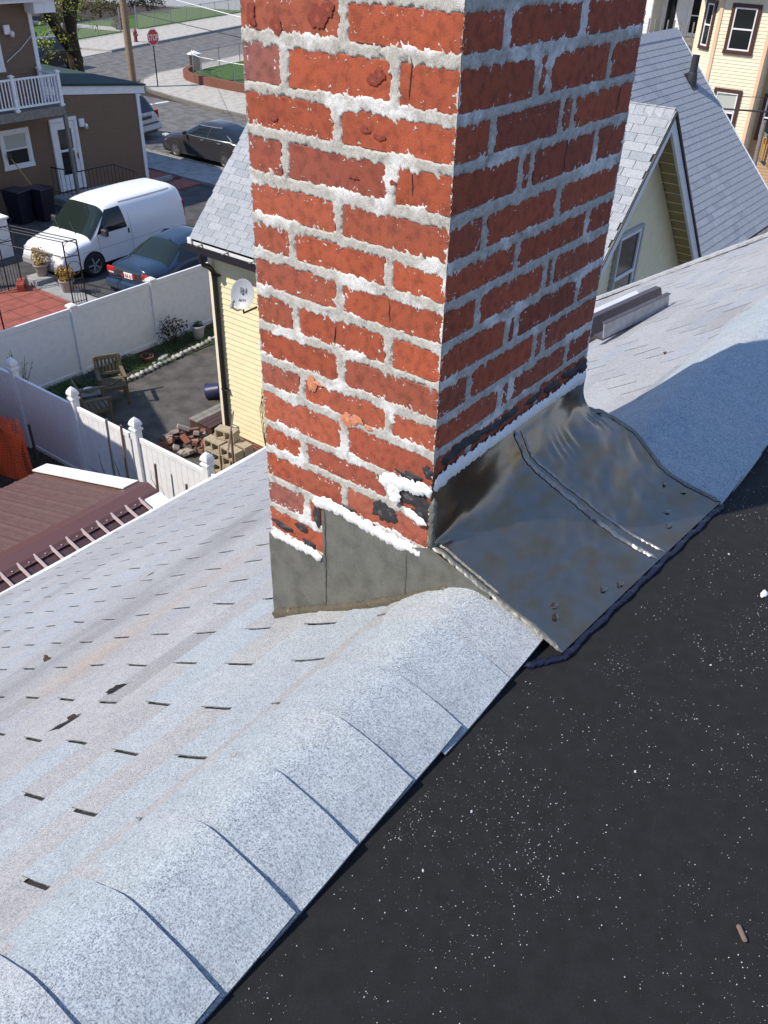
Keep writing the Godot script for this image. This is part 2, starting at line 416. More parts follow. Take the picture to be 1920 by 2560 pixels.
func own_house() -> void:
	var h := thing("roofed_house", "house with pale grey shingled slope and flat black roof under the chimney", "house")
	var slope := part("roof_slope", h)
	var base := MB.new()
	base.grid(30, 34, func(i: int, j: int): return roof_p(-1.9 + 6.18 * i / 30.0, -0.05 + 3.83 * j / 34.0, -0.002), true)
	add("underlay", base, M.underlay, slope)
	var tabs := []
	for k in 32:
		var s1 := 0.082 + 0.1198 * k
		var off := (-0.675 if k % 2 == 0 else -0.5225) + rng.randf_range(-0.006, 0.006)
		for m in range(-5, 18):
			var a0 := off + 0.305 * m
			if a0 > 4.25 or a0 < -1.9: continue
			tabs.append([a0 + 0.0042, min(a0 + 0.3008, 4.27), s1])
	var rest := MB.new()
	var pick := []
	for t in tabs:
		var p := roof_p((t[0] + t[1]) * 0.5, t[2] - 0.06)
		if inview(p): pick.append([p.distance_to(CAMP), t])
	pick.sort_custom(func(x, y): return x[0] < y[0])
	var own := {}
	for k in min(300, pick.size()): own[pick[k][1]] = true
	for t in tabs:
		var mb: MB = MB.new() if own.has(t) else rest
		var js := rng.randf_range(-0.002, 0.002)
		var tone := rng.randf_range(0.95, 1.04)
		var tint := Color(tone, tone, tone) * (Color(0.97, 1.0, 1.06) if rng.randf() < 0.12 else Color(1, 1, 1))
		tint = tint * Color(0.96, 0.915, 0.88)
		if t[0] > -0.85 and t[0] < -0.1 and t[2] < 0.75 and rng.randf() < 0.45: tint = Color(0.96, 1.01, 1.04)
		if rng.randf() < 0.05: tint = tint * 0.86
		var lift := 0.0036 + rng.randf_range(-0.0006, 0.0012)
		var f := func(i: int, j: int):
			var q := j / 3.0
			return roof_p(lerpf(t[0], t[1], i / 4.0), t[2] + js - 0.135 * (1.0 - q), lerpf(0.0006, lift, q))
		var g := func(i: int, j: int):
			return stain(lerpf(t[0], t[1], i / 4.0), (t[2] - 0.135 * (1.0 - j / 3.0)) / SL) * tint
		mb.grid(4, 3, f, true, g)
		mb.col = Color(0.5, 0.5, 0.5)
		for i in 4:
			var p0: Vector3 = f.call(i, 3)
			var p1: Vector3 = f.call(i + 1, 3)
			mb.quad(p0, p1, p1 - Vector3(0, 0.004, 0), p0 - Vector3(0, 0.004, 0))
		for i in [0, 4]:
			for j in 3:
				var p0: Vector3 = f.call(i, j)
				var p1: Vector3 = f.call(i, j + 1)
				mb.quad(p0, p1, p1 - Vector3(0, 0.004, 0), p0 - Vector3(0, 0.002, 0))
		if own.has(t): add("shingle", mb, M.shingle, slope)
	stuff(add("far_shingles", rest, M.shingle, slope))
	# ridge caps, each lapping over the next one to the right
	var edges := [-1.48, -1.345, -1.21, -1.075, -0.94, -0.806, -0.67, -0.542, -0.406, -0.27, -0.13, 0.004]
	var x := 0.80
	while x < 4.3:
		edges.append(x)
		x += 0.137
	var caps := part("ridge", h)
	for e in edges:
		var mb := MB.new()
		var a1: float = e
		var a0: float = max(e - 0.195, 0.645) if e > 0.5 else e - 0.195
		var jn := rng.randf_range(-0.004, 0.004)
		var jf := rng.randf_range(-0.008, 0.008)
		var tw := rng.randf_range(-0.003, 0.003)
		var sh := 0.0 if e < 0.5 else -0.085
		var hi := 0.0095 + rng.randf_range(-0.0006, 0.0012)
		var tone := rng.randf_range(0.94, 1.05)
		var fb := func(j: int): return lerpf(-0.268 + jn + sh, 0.042 + jf, j / 26.0)
		var f := func(i: int, j: int):
			var t := i / 5.0
			var b: float = fb.call(j)
			var far := smoothstep(0.0, 0.05, b)
			var wob := 0.0016 * nz.get_noise_2d(a1 * 900.0 + t * 60.0, b * 700.0)
			return P(lerpf(a0, a1 + tw * (b + 0.1) * 5.0, t), ridge_y(b if b > -0.2 or e < 0.5 else -0.2 + (b + 0.2) * 0.62) + lerpf(lerpf(0.0008, hi + 0.005 * smoothstep(-0.15, -0.27, b), t * t), lerpf(0.003, 0.0075, t), far * 0.7) + wob, b)
		var g := func(i: int, j: int):
			var n1 := nz.get_noise_2d(a1 * 500.0 + i * 9.0, fb.call(j) * 240.0)
			var k := tone * (1.0 + 0.06 * n1)
			return Color(k * 0.95, k * 1.01, k * 1.04)
		mb.grid(5, 26, f, true, g)
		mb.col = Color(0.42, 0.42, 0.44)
		for j in 26:
			var p0: Vector3 = f.call(5, j)
			var p1: Vector3 = f.call(5, j + 1)
			mb.quad(p0, p1, p1 - Vector3(0, 0.0075, 0), p0 - Vector3(0, 0.0075, 0))
		for i in 5:
			for j in [0, 26]:
				var p0: Vector3 = f.call(i, j)
				var p1: Vector3 = f.call(i + 1, j)
				mb.quad(p0, p1, p1 - Vector3(0, 0.0045, 0), p0 - Vector3(0, 0.0045, 0))
		add("ridge_cap", mb, M.shingle, caps)
	# deck under the caps
	var dk := MB.new()
	dk.grid(2, 24, func(i: int, j: int):
		var b := lerpf(-0.262, 0.08, j / 24.0)
		return P(-1.9 + 3.09 * i, ridge_y(b) - 0.003, b), true)
	add("ridge_deck", dk, M.underlay, caps)
	# flat roof sheet with shallow waves and a lapped seam
	var flat := MB.new()
	flat.grid(90, 60, func(i: int, j: int):
		var a := -2.4 + 6.7 * i / 90.0
		var b := -0.24 - 3.4 * pow(j / 60.0, 1.4)
		return P(a, 7.4955 + 0.004 * nz.get_noise_2d(a * 60.0, b * 60.0), b))
	add("flat_roof", flat, M.flat_tar, h)
	# loose white granules scattered over the black roof
	var chip := MB.new()
	chip.bev(Vector3.ZERO, Vector3(1, 0.6, 0.8), 0.25)
	var mm := MultiMesh.new()
	mm.transform_format = MultiMesh.TRANSFORM_3D
	mm.mesh = chip.mesh()
	var xf := []
	while xf.size() < 14000:
		var a := rng.randf_range(-1.1, 1.5)
		var b := -0.285 - pow(rng.randf(), 1.3) * 1.1
		var d := nz.get_noise_2d(a * 130.0 + 40.0, b * 130.0) + 0.6 * nz.get_noise_2d(a * 420.0, b * 420.0)
		if rng.randf() > 0.4 + d * 1.1: continue
		if a > -0.03 and a < 0.7 and b > -0.36: continue
		var r := 0.0005 + 0.0016 * pow(rng.randf(), 3.5)
		if rng.randf() < 0.0015: r = 0.0045
		xf.append(Transform3D(Basis(Vector3(rng.randf(), rng.randf(), 0.3).normalized(), rng.randf() * TAU).scaled(Vector3.ONE * r), P(a, 7.4965 + 0.004 * nz.get_noise_2d(a * 60.0, b * 60.0), b)))
	mm.instance_count = xf.size()
	for k in xf.size(): mm.set_instance_transform(k, xf[k])
	var mmi := MultiMeshInstance3D.new()
	mmi.name = "loose_granules"
	mmi.multimesh = mm
	mmi.material_override = M.chip
	h.add_child(mmi)
	stuff(mmi)
	# white metal edges along eave and rake, fascia and walls under the roof
	var de := MB.new()
	de.box(P(1.2, 5.392, 3.178), Vector3(6.2, 0.008, 0.03))
	de.box(P(1.2, 5.36, 3.196), Vector3(6.2, 0.07, 0.005))
	add("eave_drip_edge", de, M.white, h)
	var rk := MB.new()
	var rb := Basis(Vector3.RIGHT, -atan(0.65))
	rk.box(P(4.29, 6.436, 1.6), Vector3(0.05, 0.014, 3.93), rb)
	rk.box(P(4.318, 6.39, 1.6), Vector3(0.006, 0.1, 3.93), rb)
	add("rake_drip_edge", rk, M.trim_grey, h)
	var w := MB.new()
	w.plate(P(4.1, 0, 0), [Vector2(3.6, 0.1), Vector2(3.6, 7.45), Vector2(0.2, 7.44), Vector2(0.0, 7.42), Vector2(-2.95, 5.4), Vector2(-2.95, 0.1)], 0.15, Basis(Vector3(0, 0, 1), Vector3.UP, Vector3(-1, 0, 0)))
	add("gable_wall", w, M.cream, h)
	var w2 := MB.new()
	w2.span(P(-2.4, 0.1, 2.8), P(3.94, 5.38, 2.949))
	add("eave_wall", w2, M.cream, h)
	# small smudges of tar and rust-brown leaves on the slope
	for e in [[-0.32, 0.65, 0.036, 0.010, 0.3], [-0.45, 0.665, 0.045, 0.009, 0.3], [-0.435, 0.67, 0.02, 0.011, 0.3], [1.75, 0.2, 0.012, 0.016, 0.2], [-0.17, 1.29, 0.012, 0.016, 0.4]]:
		var mb := MB.new()
		var u := Vector3(cos(e[4]), 0, sin(e[4])).normalized()
		blob(mb, P(e[0], roof_y(e[0], e[1]) + 0.004, e[1]), u, Vector3(0, 0.545, 0.84).cross(u).normalized(), e[2], e[3], 0.0015)
		add("tar_smudge", mb, M.old_tar if e[2] > 0.02 else M.leaf_litter, h)

# irregular domed patch lying on a surface
func blob(mb: MB, o: Vector3, u: Vector3, w: Vector3, ru: float, rw: float, th: float, seg := 26) -> void:
	var n := u.cross(w).normalized()
	if n.dot(CAMP - o) < 0: n = -n
	var sd := rng.randf() * 900.0
	var pts := []
	for r in 4:
		for k in seg + 1:
			var an := TAU * k / seg
			var q := 0.8 + 0.6 * nz.get_noise_2d(sd + cos(an) * 28.0, sd + sin(an) * 28.0) + 0.25 * nz.get_noise_2d(sd + cos(an) * 110.0, sin(an) * 110.0)
			var f := r / 3.0
			pts.append(o + (u * cos(an) * ru + w * sin(an) * rw) * q * f + n * th * (1.0 - f * f * f))
	mb.surf(3, seg, pts, true if u.cross(w).dot(n) > 0 else false)
# irregular bead squeezed along a line on a face; n is the face normal
func bead(mb: MB, pts: Array, n: Vector3, wd: float, th: float, step := 0.004, rough := 1.0) -> void:
	var path := []
	for i in pts.size() - 1:
		var L: float = (pts[i + 1] - pts[i]).length()
		var c: int = max(1, int(L / step))
		for k in c: path.append(pts[i].lerp(pts[i + 1], float(k) / c))
	path.append(pts[-1])
	var sd := rng.randf() * 900.0
	var g := []
	for i in path.size():
		var d: Vector3 = (path[min(i + 3, path.size() - 1)] - path[max(i - 3, 0)]).normalized()
		var s := d.cross(n).normalized()
		var end: float = clampf(min(i, path.size() - 1 - i) / 3.0, 0.12, 1.0)
		var wl := wd * end * (1.0 + rough * (0.55 * nz.get_noise_2d(sd + i * 9.0, 0) + 0.35 * nz.get_noise_2d(sd + i * 40.0, 50)))
		var wr := wd * end * (1.0 + rough * (0.55 * nz.get_noise_2d(sd + i * 9.0, 200) + 0.35 * nz.get_noise_2d(sd + i * 40.0, 250)))
		for k in 9:
			var q := k / 4.0 - 1.0
			var hh := th * end * (1.0 - q * q) * (1.0 + 0.5 * nz.get_noise_2d(sd + i * 22.0, k * 30.0)) - 0.0006
			g.append(path[i] + s * (q * (wl if q < 0 else wr)) + n * hh)
	mb.surf(path.size() - 1, 8, g, true)

# ---------- chimney
var JY := [8.4968, 8.4261, 8.3530, 8.2847, 8.2088, 8.1381, 8.0710, 8.0016, 7.9325, 7.8618, 7.7961, 7.7173, 7.6527, 7.5814, 7.5098, 7.438, 7.366, 7.294, 7.222, 7.15]
var FJ := {0: [0.211], 1: [0.335, 0.112], 2: [0.223], 3: [0.34, 0.115], 4: [0.222], 5: [0.33, 0.114], 6: [0.221], 7: [0.328, 0.11], 8: [0.217], 9: [0.317, 0.105], 10: [0.209], 11: [0.316, 0.098], 12: [0.209], 13: [0.314, 0.1]}
var SJ := {0: [0.116, 0.355], 1: [0.221, 0.26, 0.48], 2: [0.102, 0.322, 0.365], 3: [0.203, 0.239, 0.473], 4: [0.105, 0.352], 5: [0.222, 0.487], 6: [0.105, 0.338, 0.373], 7: [0.215, 0.25, 0.494], 8: [0.1, 0.334, 0.371], 9: [0.217, 0.258, 0.489], 10: [0.114, 0.374]}
func chimney() -> void:
	var ch := thing("brick_chimney", "red brick chimney with smeared white mortar standing on the roof ridge", "chimney")
	var core := MB.new()
	core.span(P(0.004, 6.9, 0.004), P(0.593, 9.32, 0.4225))
	var stack := part("stack", ch)
	core.col = Color(0.42, 0.40, 0.37)
	add("mortar_core", core, M.mortar, stack)
	var rects := [[], []]   # rows of [x0, x1, y0, y1] on the left and right faces
	var rows := []
	for r in range(-11, 19):
		var y1: float = JY[r] if r >= 0 else 8.4968 - r * 0.0722
		var y0: float = JY[r + 1] if r + 1 >= 0 else 8.4968 - (r + 1) * 0.0722
		rows.append([r, y0, y1])
	var jt := 0.0078
	for rw in rows:
		var r: int = rw[0]
		var y0: float = rw[1] + jt + rng.randf_range(-0.0015, 0.0015)
		var y1: float = rw[2] - jt + rng.randf_range(-0.0015, 0.0015)
		var odd: bool = posmod(r, 2) == 1
		var fj: Array = FJ.get(r, [0.325 + rng.randf_range(-0.01, 0.01), 0.11] if odd else [0.215 + rng.randf_range(-0.008, 0.008)])
		var sj: Array = SJ.get(r, [0.217, 0.255, 0.487] if odd else [0.107, 0.336, 0.37])
		var fr := []
		var sr := []
		var cuts := [0.427] + fj + [-0.0005]
		for k in cuts.size() - 1:
			var b1: float = cuts[k] - (0.007 if k > 0 else 0.0)
			var b0: float = cuts[k + 1] + (0.007 if k < cuts.size() - 2 else 0.0)
			if k < cuts.size() - 2:
				brick(stack, P(0.05, (y0 + y1) / 2, (b0 + b1) / 2), Vector3(0.1, y1 - y0, b1 - b0))
			fr.append([b0, b1, y0, y1])
		var sc: Array = [-0.0005] + sj + [0.598]
		for k in sc.size() - 1:
			var a0: float = sc[k] + (0.0075 if k > 0 else 0.0)
			var a1: float = sc[k + 1] - (0.0075 if k < sc.size() - 2 else 0.0)
			if k == 0:
				var lb: float = fr[-1][1]
				brick(stack, P((a0 + a1) / 2, (y0 + y1) / 2, (fr[-1][0] + lb) / 2), Vector3(a1 - a0, y1 - y0, lb - fr[-1][0]))
			else:
				brick(stack, P((a0 + a1) / 2, (y0 + y1) / 2, 0.049), Vector3(a1 - a0, y1 - y0, 0.099))
			sr.append([a0, a1, y0, y1])
		rects[0].append(fr)
		rects[1].append(sr)
	mortar(stack, rects[0], rows, 0, 0.4255, 7.16, 8.80)
	mortar(stack, rects[1], rows, 1, 0.5965, 7.66, 8.80)
	var crown := MB.new()
	crown.bev(P(0.298, 9.36, 0.213), Vector3(0.68, 0.09, 0.51), 0.02)
	add("crown", crown, M.concrete_grey, ch)
	# spalled salmon patches on one brick, old tar, cracks
	for e in [[0.20, 7.805, 0.022, 0.019], [0.178, 7.806, 0.016, 0.012], [0.292, 7.845, 0.012, 0.02], [0.275, 7.852, 0.02, 0.006], [0.15, 7.80, 0.012, 0.006]]:
		face_blob(ch, "spalled_patch", 0, e, M.salmon, 0.0016)
	for e in [[0.05, 7.69, 0.055, 0.022], [0.02, 7.665, 0.025, 0.02], [0.115, 7.625, 0.025, 0.03], [0.09, 7.635, 0.022, 0.02], [0.284, 7.535, 0.012, 0.03], [0.33, 7.487, 0.018, 0.014], [0.385, 7.468, 0.04, 0.01], [0.05, 7.735, 0.04, 0.010], [0.012, 7.76, 0.012, 0.016], [0.31, 7.455, 0.02, 0.012], [0.2, 7.598, 0.02, 0.006]]:
		face_blob(ch, "tar_smear", 0, e, M.old_tar, 0.0026)
	for e in [[0.05, 7.772, 0.035, 0.012], [0.09, 7.778, 0.05, 0.014], [0.14, 7.776, 0.045, 0.012], [0.2, 7.772, 0.05, 0.012], [0.27, 7.773, 0.045, 0.01], [0.36, 7.772, 0.04, 0.012], [0.44, 7.77, 0.04, 0.012], [0.52, 7.772, 0.045, 0.012], [0.575, 7.768, 0.035, 0.018], [0.59, 7.755, 0.02, 0.016]]:
		face_blob(ch, "tar_smear", 1, e, M.old_tar, 0.003)
	for e in [[0.40, 8.455, 0.016, 0.02], [0.345, 8.445, 0.02, 0.016], [0.26, 8.46, 0.026, 0.024], [0.24, 8.475, 0.018, 0.016], [0.152, 8.388, 0.016, 0.012], [0.14, 8.398, 0.012, 0.012], [0.165, 8.318, 0.014, 0.008], [0.14, 8.312, 0.016, 0.007], [0.19, 8.245, 0.014, 0.006], [0.36, 8.31, 0.01, 0.008], [0.11, 8.25, 0.01, 0.006]]:
		face_blob(ch, "pitted_patch", 0, [e[0], e[1], e[2] * 0.8, e[3] * 0.8], M.pit, 0.0004)
	for e in [[0.085, 8.37, 8.43, 0], [0.074, 8.235, 8.275, 0], [0.11, 8.02, 8.06, 0], [0.23, 7.945, 7.985, 0], [0.355, 8.22, 8.28, 1], [0.54, 8.30, 8.345, 1]]:
		var mb := MB.new()
		var q := []
		for k in 6:
			var y := lerpf(e[1], e[2], k / 5.0)
			var xx: float = e[0] + rng.randf_range(-0.003, 0.003)
			q.append(P(-0.001, y, xx) if e[3] == 0 else P(xx, y, -0.001))
		bead(mb, q, Vector3(-1, 0, 0) if e[3] == 0 else Vector3(0, 0, 1), 0.0011, 0.0008, 0.003, 1.4)
		add("crack", mb, M.old_tar, ch)
	# step flashing on the left face, three lapped sheets
	var fl := part("step_flashing", ch)
	var sheets := [
		[0.0022, [Vector2(0.43, 7.431), Vector2(0.39, 7.437), Vector2(0.351, 7.438), Vector2(0.3, 7.441), Vector2(0.25, 7.443)]],
		[0.0052, [Vector2(0.264, 7.579), Vector2(0.24, 7.586), Vector2(0.2, 7.578), Vector2(0.136, 7.575), Vector2(0.067, 7.576), Vector2(0.03, 7.574)]],
		[0.0084, [Vector2(0.041, 7.581), Vector2(0.006, 7.594), Vector2(-0.012, 7.602), Vector2(-0.045, 7.591), Vector2(-0.10, 7.576), Vector2(-0.15, 7.563)]]]
	for s in sheets:
		var mb := MB.new()
		var tp: Array = s[1]
		var bl: float = tp[0].x
		var br: float = tp[-1].x
		var off: float = s[0]
		var sf := func(i: int, j: int):
			var b := lerpf(bl, br, i / 36.0)
			var k := 0
			while k < tp.size() - 2 and tp[k + 1].x > b: k += 1
			var yt := lerpf(tp[k].y, tp[k + 1].y, clampf((b - tp[k].x) / (tp[k + 1].x - tp[k].x), 0, 1))
			var y := lerpf(yt, ridge_y(b) - 0.03, j / 22.0)
			return P(-off - 0.0011 * (1.0 + nz.get_noise_2d(b * 200.0 + off * 9000.0, y * 160.0)) - 0.0004 * nz.get_noise_2d(b * 900.0, y * 900.0), y, b + (0.0022 * nz.get_noise_2d(off * 7000.0, y * 500.0) if i == 0 else 0.0))
		mb.grid(36, 22, sf)
		for i in 36:
			var p0: Vector3 = sf.call(i, 0)
			var p1: Vector3 = sf.call(i + 1, 0)
			mb.quad(p0, p1, p1 + Vector3(0.002, 0, 0), p0 + Vector3(0.002, 0, 0))
		for j in 22:
			var p0: Vector3 = sf.call(0, j)
			var p1: Vector3 = sf.call(0, j + 1)
			mb.quad(p0, p1, p1 + Vector3(0.003, 0, 0), p0 + Vector3(0.003, 0, 0))
		add("flashing_sheet", mb, M.lead, fl)
	var fb := MB.new()
	fb.col = Color(0.7, 0.6, 0.48)
	bead(fb, [P(-0.012, ridge_y(0.425) + 0.012, 0.428), P(-0.012, ridge_y(0.3) + 0.01, 0.3), P(-0.013, ridge_y(0.16) + 0.01, 0.16), P(-0.013, ridge_y(0.05) + 0.009, 0.05), P(-0.014, ridge_y(-0.06) + 0.008, -0.06)], Vector3(-0.75, 0.66, 0), 0.012, 0.004)
	add("bottom_bead", fb, M.lead, fl)
	for e in [[0.259, 7.31, 7.57], [0.0445, 7.43, 7.57]]:
		var mb := MB.new()
		bead(mb, [P(-0.0085 if e[0] > 0.1 else -0.011, e[1], e[0]), P(-0.0085 if e[0] > 0.1 else -0.011, e[2], e[0])], Vector3(-1, 0, 0), 0.0035, 0.0016)
		add("lap_bead", mb, M.lead, fl)
	# white sealant beads
	var nl := Vector3(-1, 0, 0)
	var nr := Vector3(0, 0, 1)
	for e in [
		[0, 0.011, [[0.42, 7.437], [0.385, 7.442], [0.346, 7.441], [0.312, 7.442], [0.282, 7.439], [0.266, 7.442]]],
		[0, 0.0125, [[0.291, 7.578], [0.251, 7.59], [0.22, 7.588], [0.182, 7.585], [0.137, 7.58], [0.104, 7.578], [0.067, 7.577], [0.039, 7.578], [0.004, 7.578]]],
		[0, 0.013, [[0.118, 7.70], [0.087, 7.715], [0.063, 7.716], [0.03, 7.72], [-0.006, 7.728]]],
		[0, 0.012, [[0.087, 7.715], [0.082, 7.688], [0.075, 7.663]]],
		[0, 0.0085, [[0.056, 7.663], [0.026, 7.653], [0.002, 7.648]]],
		[1, 0.015, [[-0.004, 7.731], [0.041, 7.742], [0.135, 7.742], [0.242, 7.739], [0.345, 7.741], [0.485, 7.741], [0.56, 7.742], [0.6, 7.735]]]]:
		var mb := MB.new()
		var pts := []
		for q in e[2]: pts.append(P(-0.0075, q[1], q[0]) if e[0] == 0 else P(q[0], q[1], -0.006))
		bead(mb, pts, nl if e[0] == 0 else nr, e[1] * 1.1, 0.0038, 0.003, 0.9)
		add("white_sealant", mb, M.caulk, ch)
	pan(ch)
func brick(parent: Node, o: Vector3, s: Vector3) -> void:
	var mb := MB.new()
	var k := rng.randf()
	var c := Color(0.40, 0.086, 0.036)
	if k < 0.25: c = Color(0.36, 0.090, 0.046)
	elif k < 0.34: c = Color(0.31, 0.10, 0.07)
	elif k < 0.52: c = Color(0.34, 0.076, 0.038)
	var t := rng.randf_range(0.88, 1.1)
	round_brick(mb, o, s, Color(c.r * t, c.g * t, c.b * t))
	add("brick", mb, M.brick, parent)
# rounded, slightly uneven block whose colour drifts over the faces
func round_brick(mb: MB, o: Vector3, s: Vector3, base: Color) -> void:
	var h := s * 0.5
	var sd := rng.randf() * 500.0
	var alt := Color(base.r * 0.9, base.g * 1.05, base.b * 1.3) if rng.randf() < 0.4 else Color(base.r * 0.88, base.g * 0.9, base.b * 0.95)
	for ax in 3:
		for sg in [-1.0, 1.0]:
			var n := Vector3.ZERO
			n[ax] = sg
			var u := Vector3.ZERO
			u[(ax + 1) % 3] = 1.0
			var w := Vector3.ZERO
			w[(ax + 2) % 3] = 1.0
			var nu := clampi(int(s[(ax + 1) % 3] / 0.02), 3, 10)
			var nw := clampi(int(s[(ax + 2) % 3] / 0.02), 3, 10)
			var f := func(i: int, j: int):
				var a := -1.0 if i == 0 else (1.0 if i == nu else lerpf(-0.94, 0.94, (i - 1.0) / (nu - 2.0)))
				var b := -1.0 if j == 0 else (1.0 if j == nw else lerpf(-0.94, 0.94, (j - 1.0) / (nw - 2.0)))
				var p := (n + u * a + w * b) * h
				var r := 0.0035 + 0.003 * absf(nz.get_noise_3dv(p * 900.0 + Vector3.ONE * sd))
				var q := p.clamp(-(h - Vector3.ONE * r), h - Vector3.ONE * r)
				return o + q + (p - q).normalized() * r - n * 0.0006 * absf(nz.get_noise_3dv(p * 700.0 + Vector3.ONE * sd))
			var g := func(i: int, j: int):
				var p: Vector3 = f.call(i, j) - o
				var k := nz.get_noise_3dv(p * 260.0 + Vector3.ONE * sd)
				var k2 := nz.get_noise_3dv(p * 1100.0 + Vector3.ONE * (sd + 40.0))
				return base.lerp(alt, clampf(0.5 + 1.3 * k, 0, 1)) * (1.0 + 0.14 * k2)
			mb.grid(nu, nw, f, sg > 0, g)
func face_blob(parent: Node, nm: String, side: int, e: Array, mat: Material, th: float) -> void:
	var mb := MB.new()
	if side == 0: blob(mb, P(-0.0012, e[1], e[0]), Vector3(0, 0, 1), Vector3.UP, e[2], e[3], th)
	else: blob(mb, P(e[0], e[1], -0.0012), Vector3(1, 0, 0), Vector3.UP, e[2], e[3], th)
	add(nm, mb, mat, parent)
func mortar(parent: Node, rects: Array, rows: Array, side: int, wid: float, ylo: float, yhi: float) -> void:
	var cell := 0.0026
	var nx := int(wid / cell)
	var ny := int((yhi - ylo) / cell)
	var pos := []
	var cols := []
	pos.resize((nx + 1) * (ny + 1))
	cols.resize((nx + 1) * (ny + 1))
	var sd := 500.0 * side
	for j in ny + 1:
		var y := ylo + (yhi - ylo) * j / ny
		var ri := 0
		while ri < rows.size() - 1 and y < rows[ri][1]: ri += 1
		var near := []
		for q in range(max(0, ri - 1), min(rows.size(), ri + 2)):
			if absf(y - clampf(y, rows[q][1], rows[q][2])) < 0.02: near.append_array(rects[q])
		for i in nx + 1:
			var x := wid * i / nx
			var d := 1.0
			for r in near:
				var dx: float = max(r[0] - x, x - r[1])
				if dx > 0.02: continue
				var dy: float = max(r[2] - y, y - r[3])
				var s: float = max(dx, dy) if (dx < 0.0 or dy < 0.0) else sqrt(dx * dx + dy * dy)
				# rounded brick corners
				if dx > -0.008 and dy > -0.008:
					s = sqrt(pow(max(dx + 0.008, 0.0), 2) + pow(max(dy + 0.008, 0.0), 2)) - 0.008
				d = min(d, s)
			var h := -0.0035
			var c := Color(0.5, 0.5, 0.5)
			if d > -0.014:
				var n1 := nz.get_noise_2d(x * 1500.0 + sd, y * 1500.0)
				var n2 := nz.get_noise_2d(x * 5200.0 + sd, y * 5200.0)
				var n3 := nz.get_noise_2d(x * 260.0 + sd + 90.0, y * 420.0)
				var m := d + 0.0062 * n1 + 0.0042 * n2 + 0.0055 * n3 + (0.0006 if side == 1 else 0.002)
				h = lerpf(-0.0035, 0.0005 + 0.0004 * n1 + 0.0005 * n2 + 0.0005 * n3, smoothstep(-0.0022, 0.0008, m))
				if d < -0.001 and n2 > 0.33 - 12.0 * (d + 0.012) and n1 > 0.05: h = 0.0006
				var wh := smoothstep(0.05, 0.5, n3 + 0.25 * n1)
				c = Color(0.50, 0.48, 0.44).lerp(Color(0.74, 0.735, 0.72), wh) * (1.0 + 0.13 * n2 + 0.1 * n1)
				if n1 < -0.42 and n2 < 0.0: c = c * 0.72
			cols[j * (nx + 1) + i] = c
			pos[j * (nx + 1) + i] = P(-h, y, x) if side == 0 else P(x, y, -h)
	var mb := MB.new()
	mb.surf(ny, nx, pos, side == 1, cols)
	add("mortar", mb, M.mortar, parent)
# bent metal pan between the chimney and the flat roof
var PL := [[Vector2(-0.004, 7.745), Vector2(-0.008, 7.67), Vector2(-0.012, 7.604), Vector2(-0.045, 7.590), Vector2(-0.1445, 7.562), Vector2(-0.186, 7.553), Vector2(-0.227, 7.539), Vector2(-0.306, 7.508)],
	[Vector2(-0.004, 7.745), Vector2(-0.02, 7.718), Vector2(-0.05, 7.668), Vector2(-0.09, 7.632), Vector2(-0.15, 7.588), Vector2(-0.2, 7.55), Vector2(-0.25, 7.522), Vector2(-0.328, 7.508)],
	[Vector2(-0.004, 7.74), Vector2(-0.006, 7.69), Vector2(-0.03, 7.648), Vector2(-0.075, 7.628), Vector2(-0.124, 7.597), Vector2(-0.175, 7.556), Vector2(-0.235, 7.524), Vector2(-0.352, 7.507)]]
func pan_p(t: float, s: float) -> Vector3:
	var q := s * 7.0
	var k := clampi(int(q), 0, 6)
	var f := q - k
	var r := []
	for c in 3:
		var a: Array = PL[c]
		var p0: Vector2 = a[max(k - 1, 0)]
		var p3: Vector2 = a[min(k + 2, 7)]
		r.append(a[k].cubic_interpolate(a[k + 1], p0, p3, f))
	var bl: Vector2 = r[0] * (1 - t) * (1 - 2 * t) + r[1] * 4 * t * (1 - t) + r[2] * t * (2 * t - 1)
	var x := lerpf(-0.008, lerpf(0.602, 0.668, smoothstep(0.15, 0.6, s)), t)
	var w := smoothstep(0.0, 0.15, s) * smoothstep(1.0, 0.85, s)
	var y := bl.y + w * (0.008 * nz.get_noise_2d(x * 110.0, s * 60.0 + 20.0) + 0.007 * absf(nz.get_noise_2d(x * 170.0 + 60.0, s * 110.0)) + 0.001 * nz.get_noise_2d(x * 500.0, s * 260.0))
	# folded ripples near the back corner and a dent by the front one
	y += 0.0028 * sin(x * 150.0 + 5.0 * sin(x * 31.0)) * smoothstep(0.5, 0.62, t) * exp(-pow((s - 0.33) / 0.06, 2.0))
	y -= 0.010 * exp(-pow((x - 0.13) / 0.05, 2.0) - pow((s - 0.42) / 0.12, 2.0))
	y += 0.008 * exp(-pow((x - 0.07) / 0.03, 2.0) - pow((s - 0.3) / 0.1, 2.0))
	return P(x, y, bl.x)
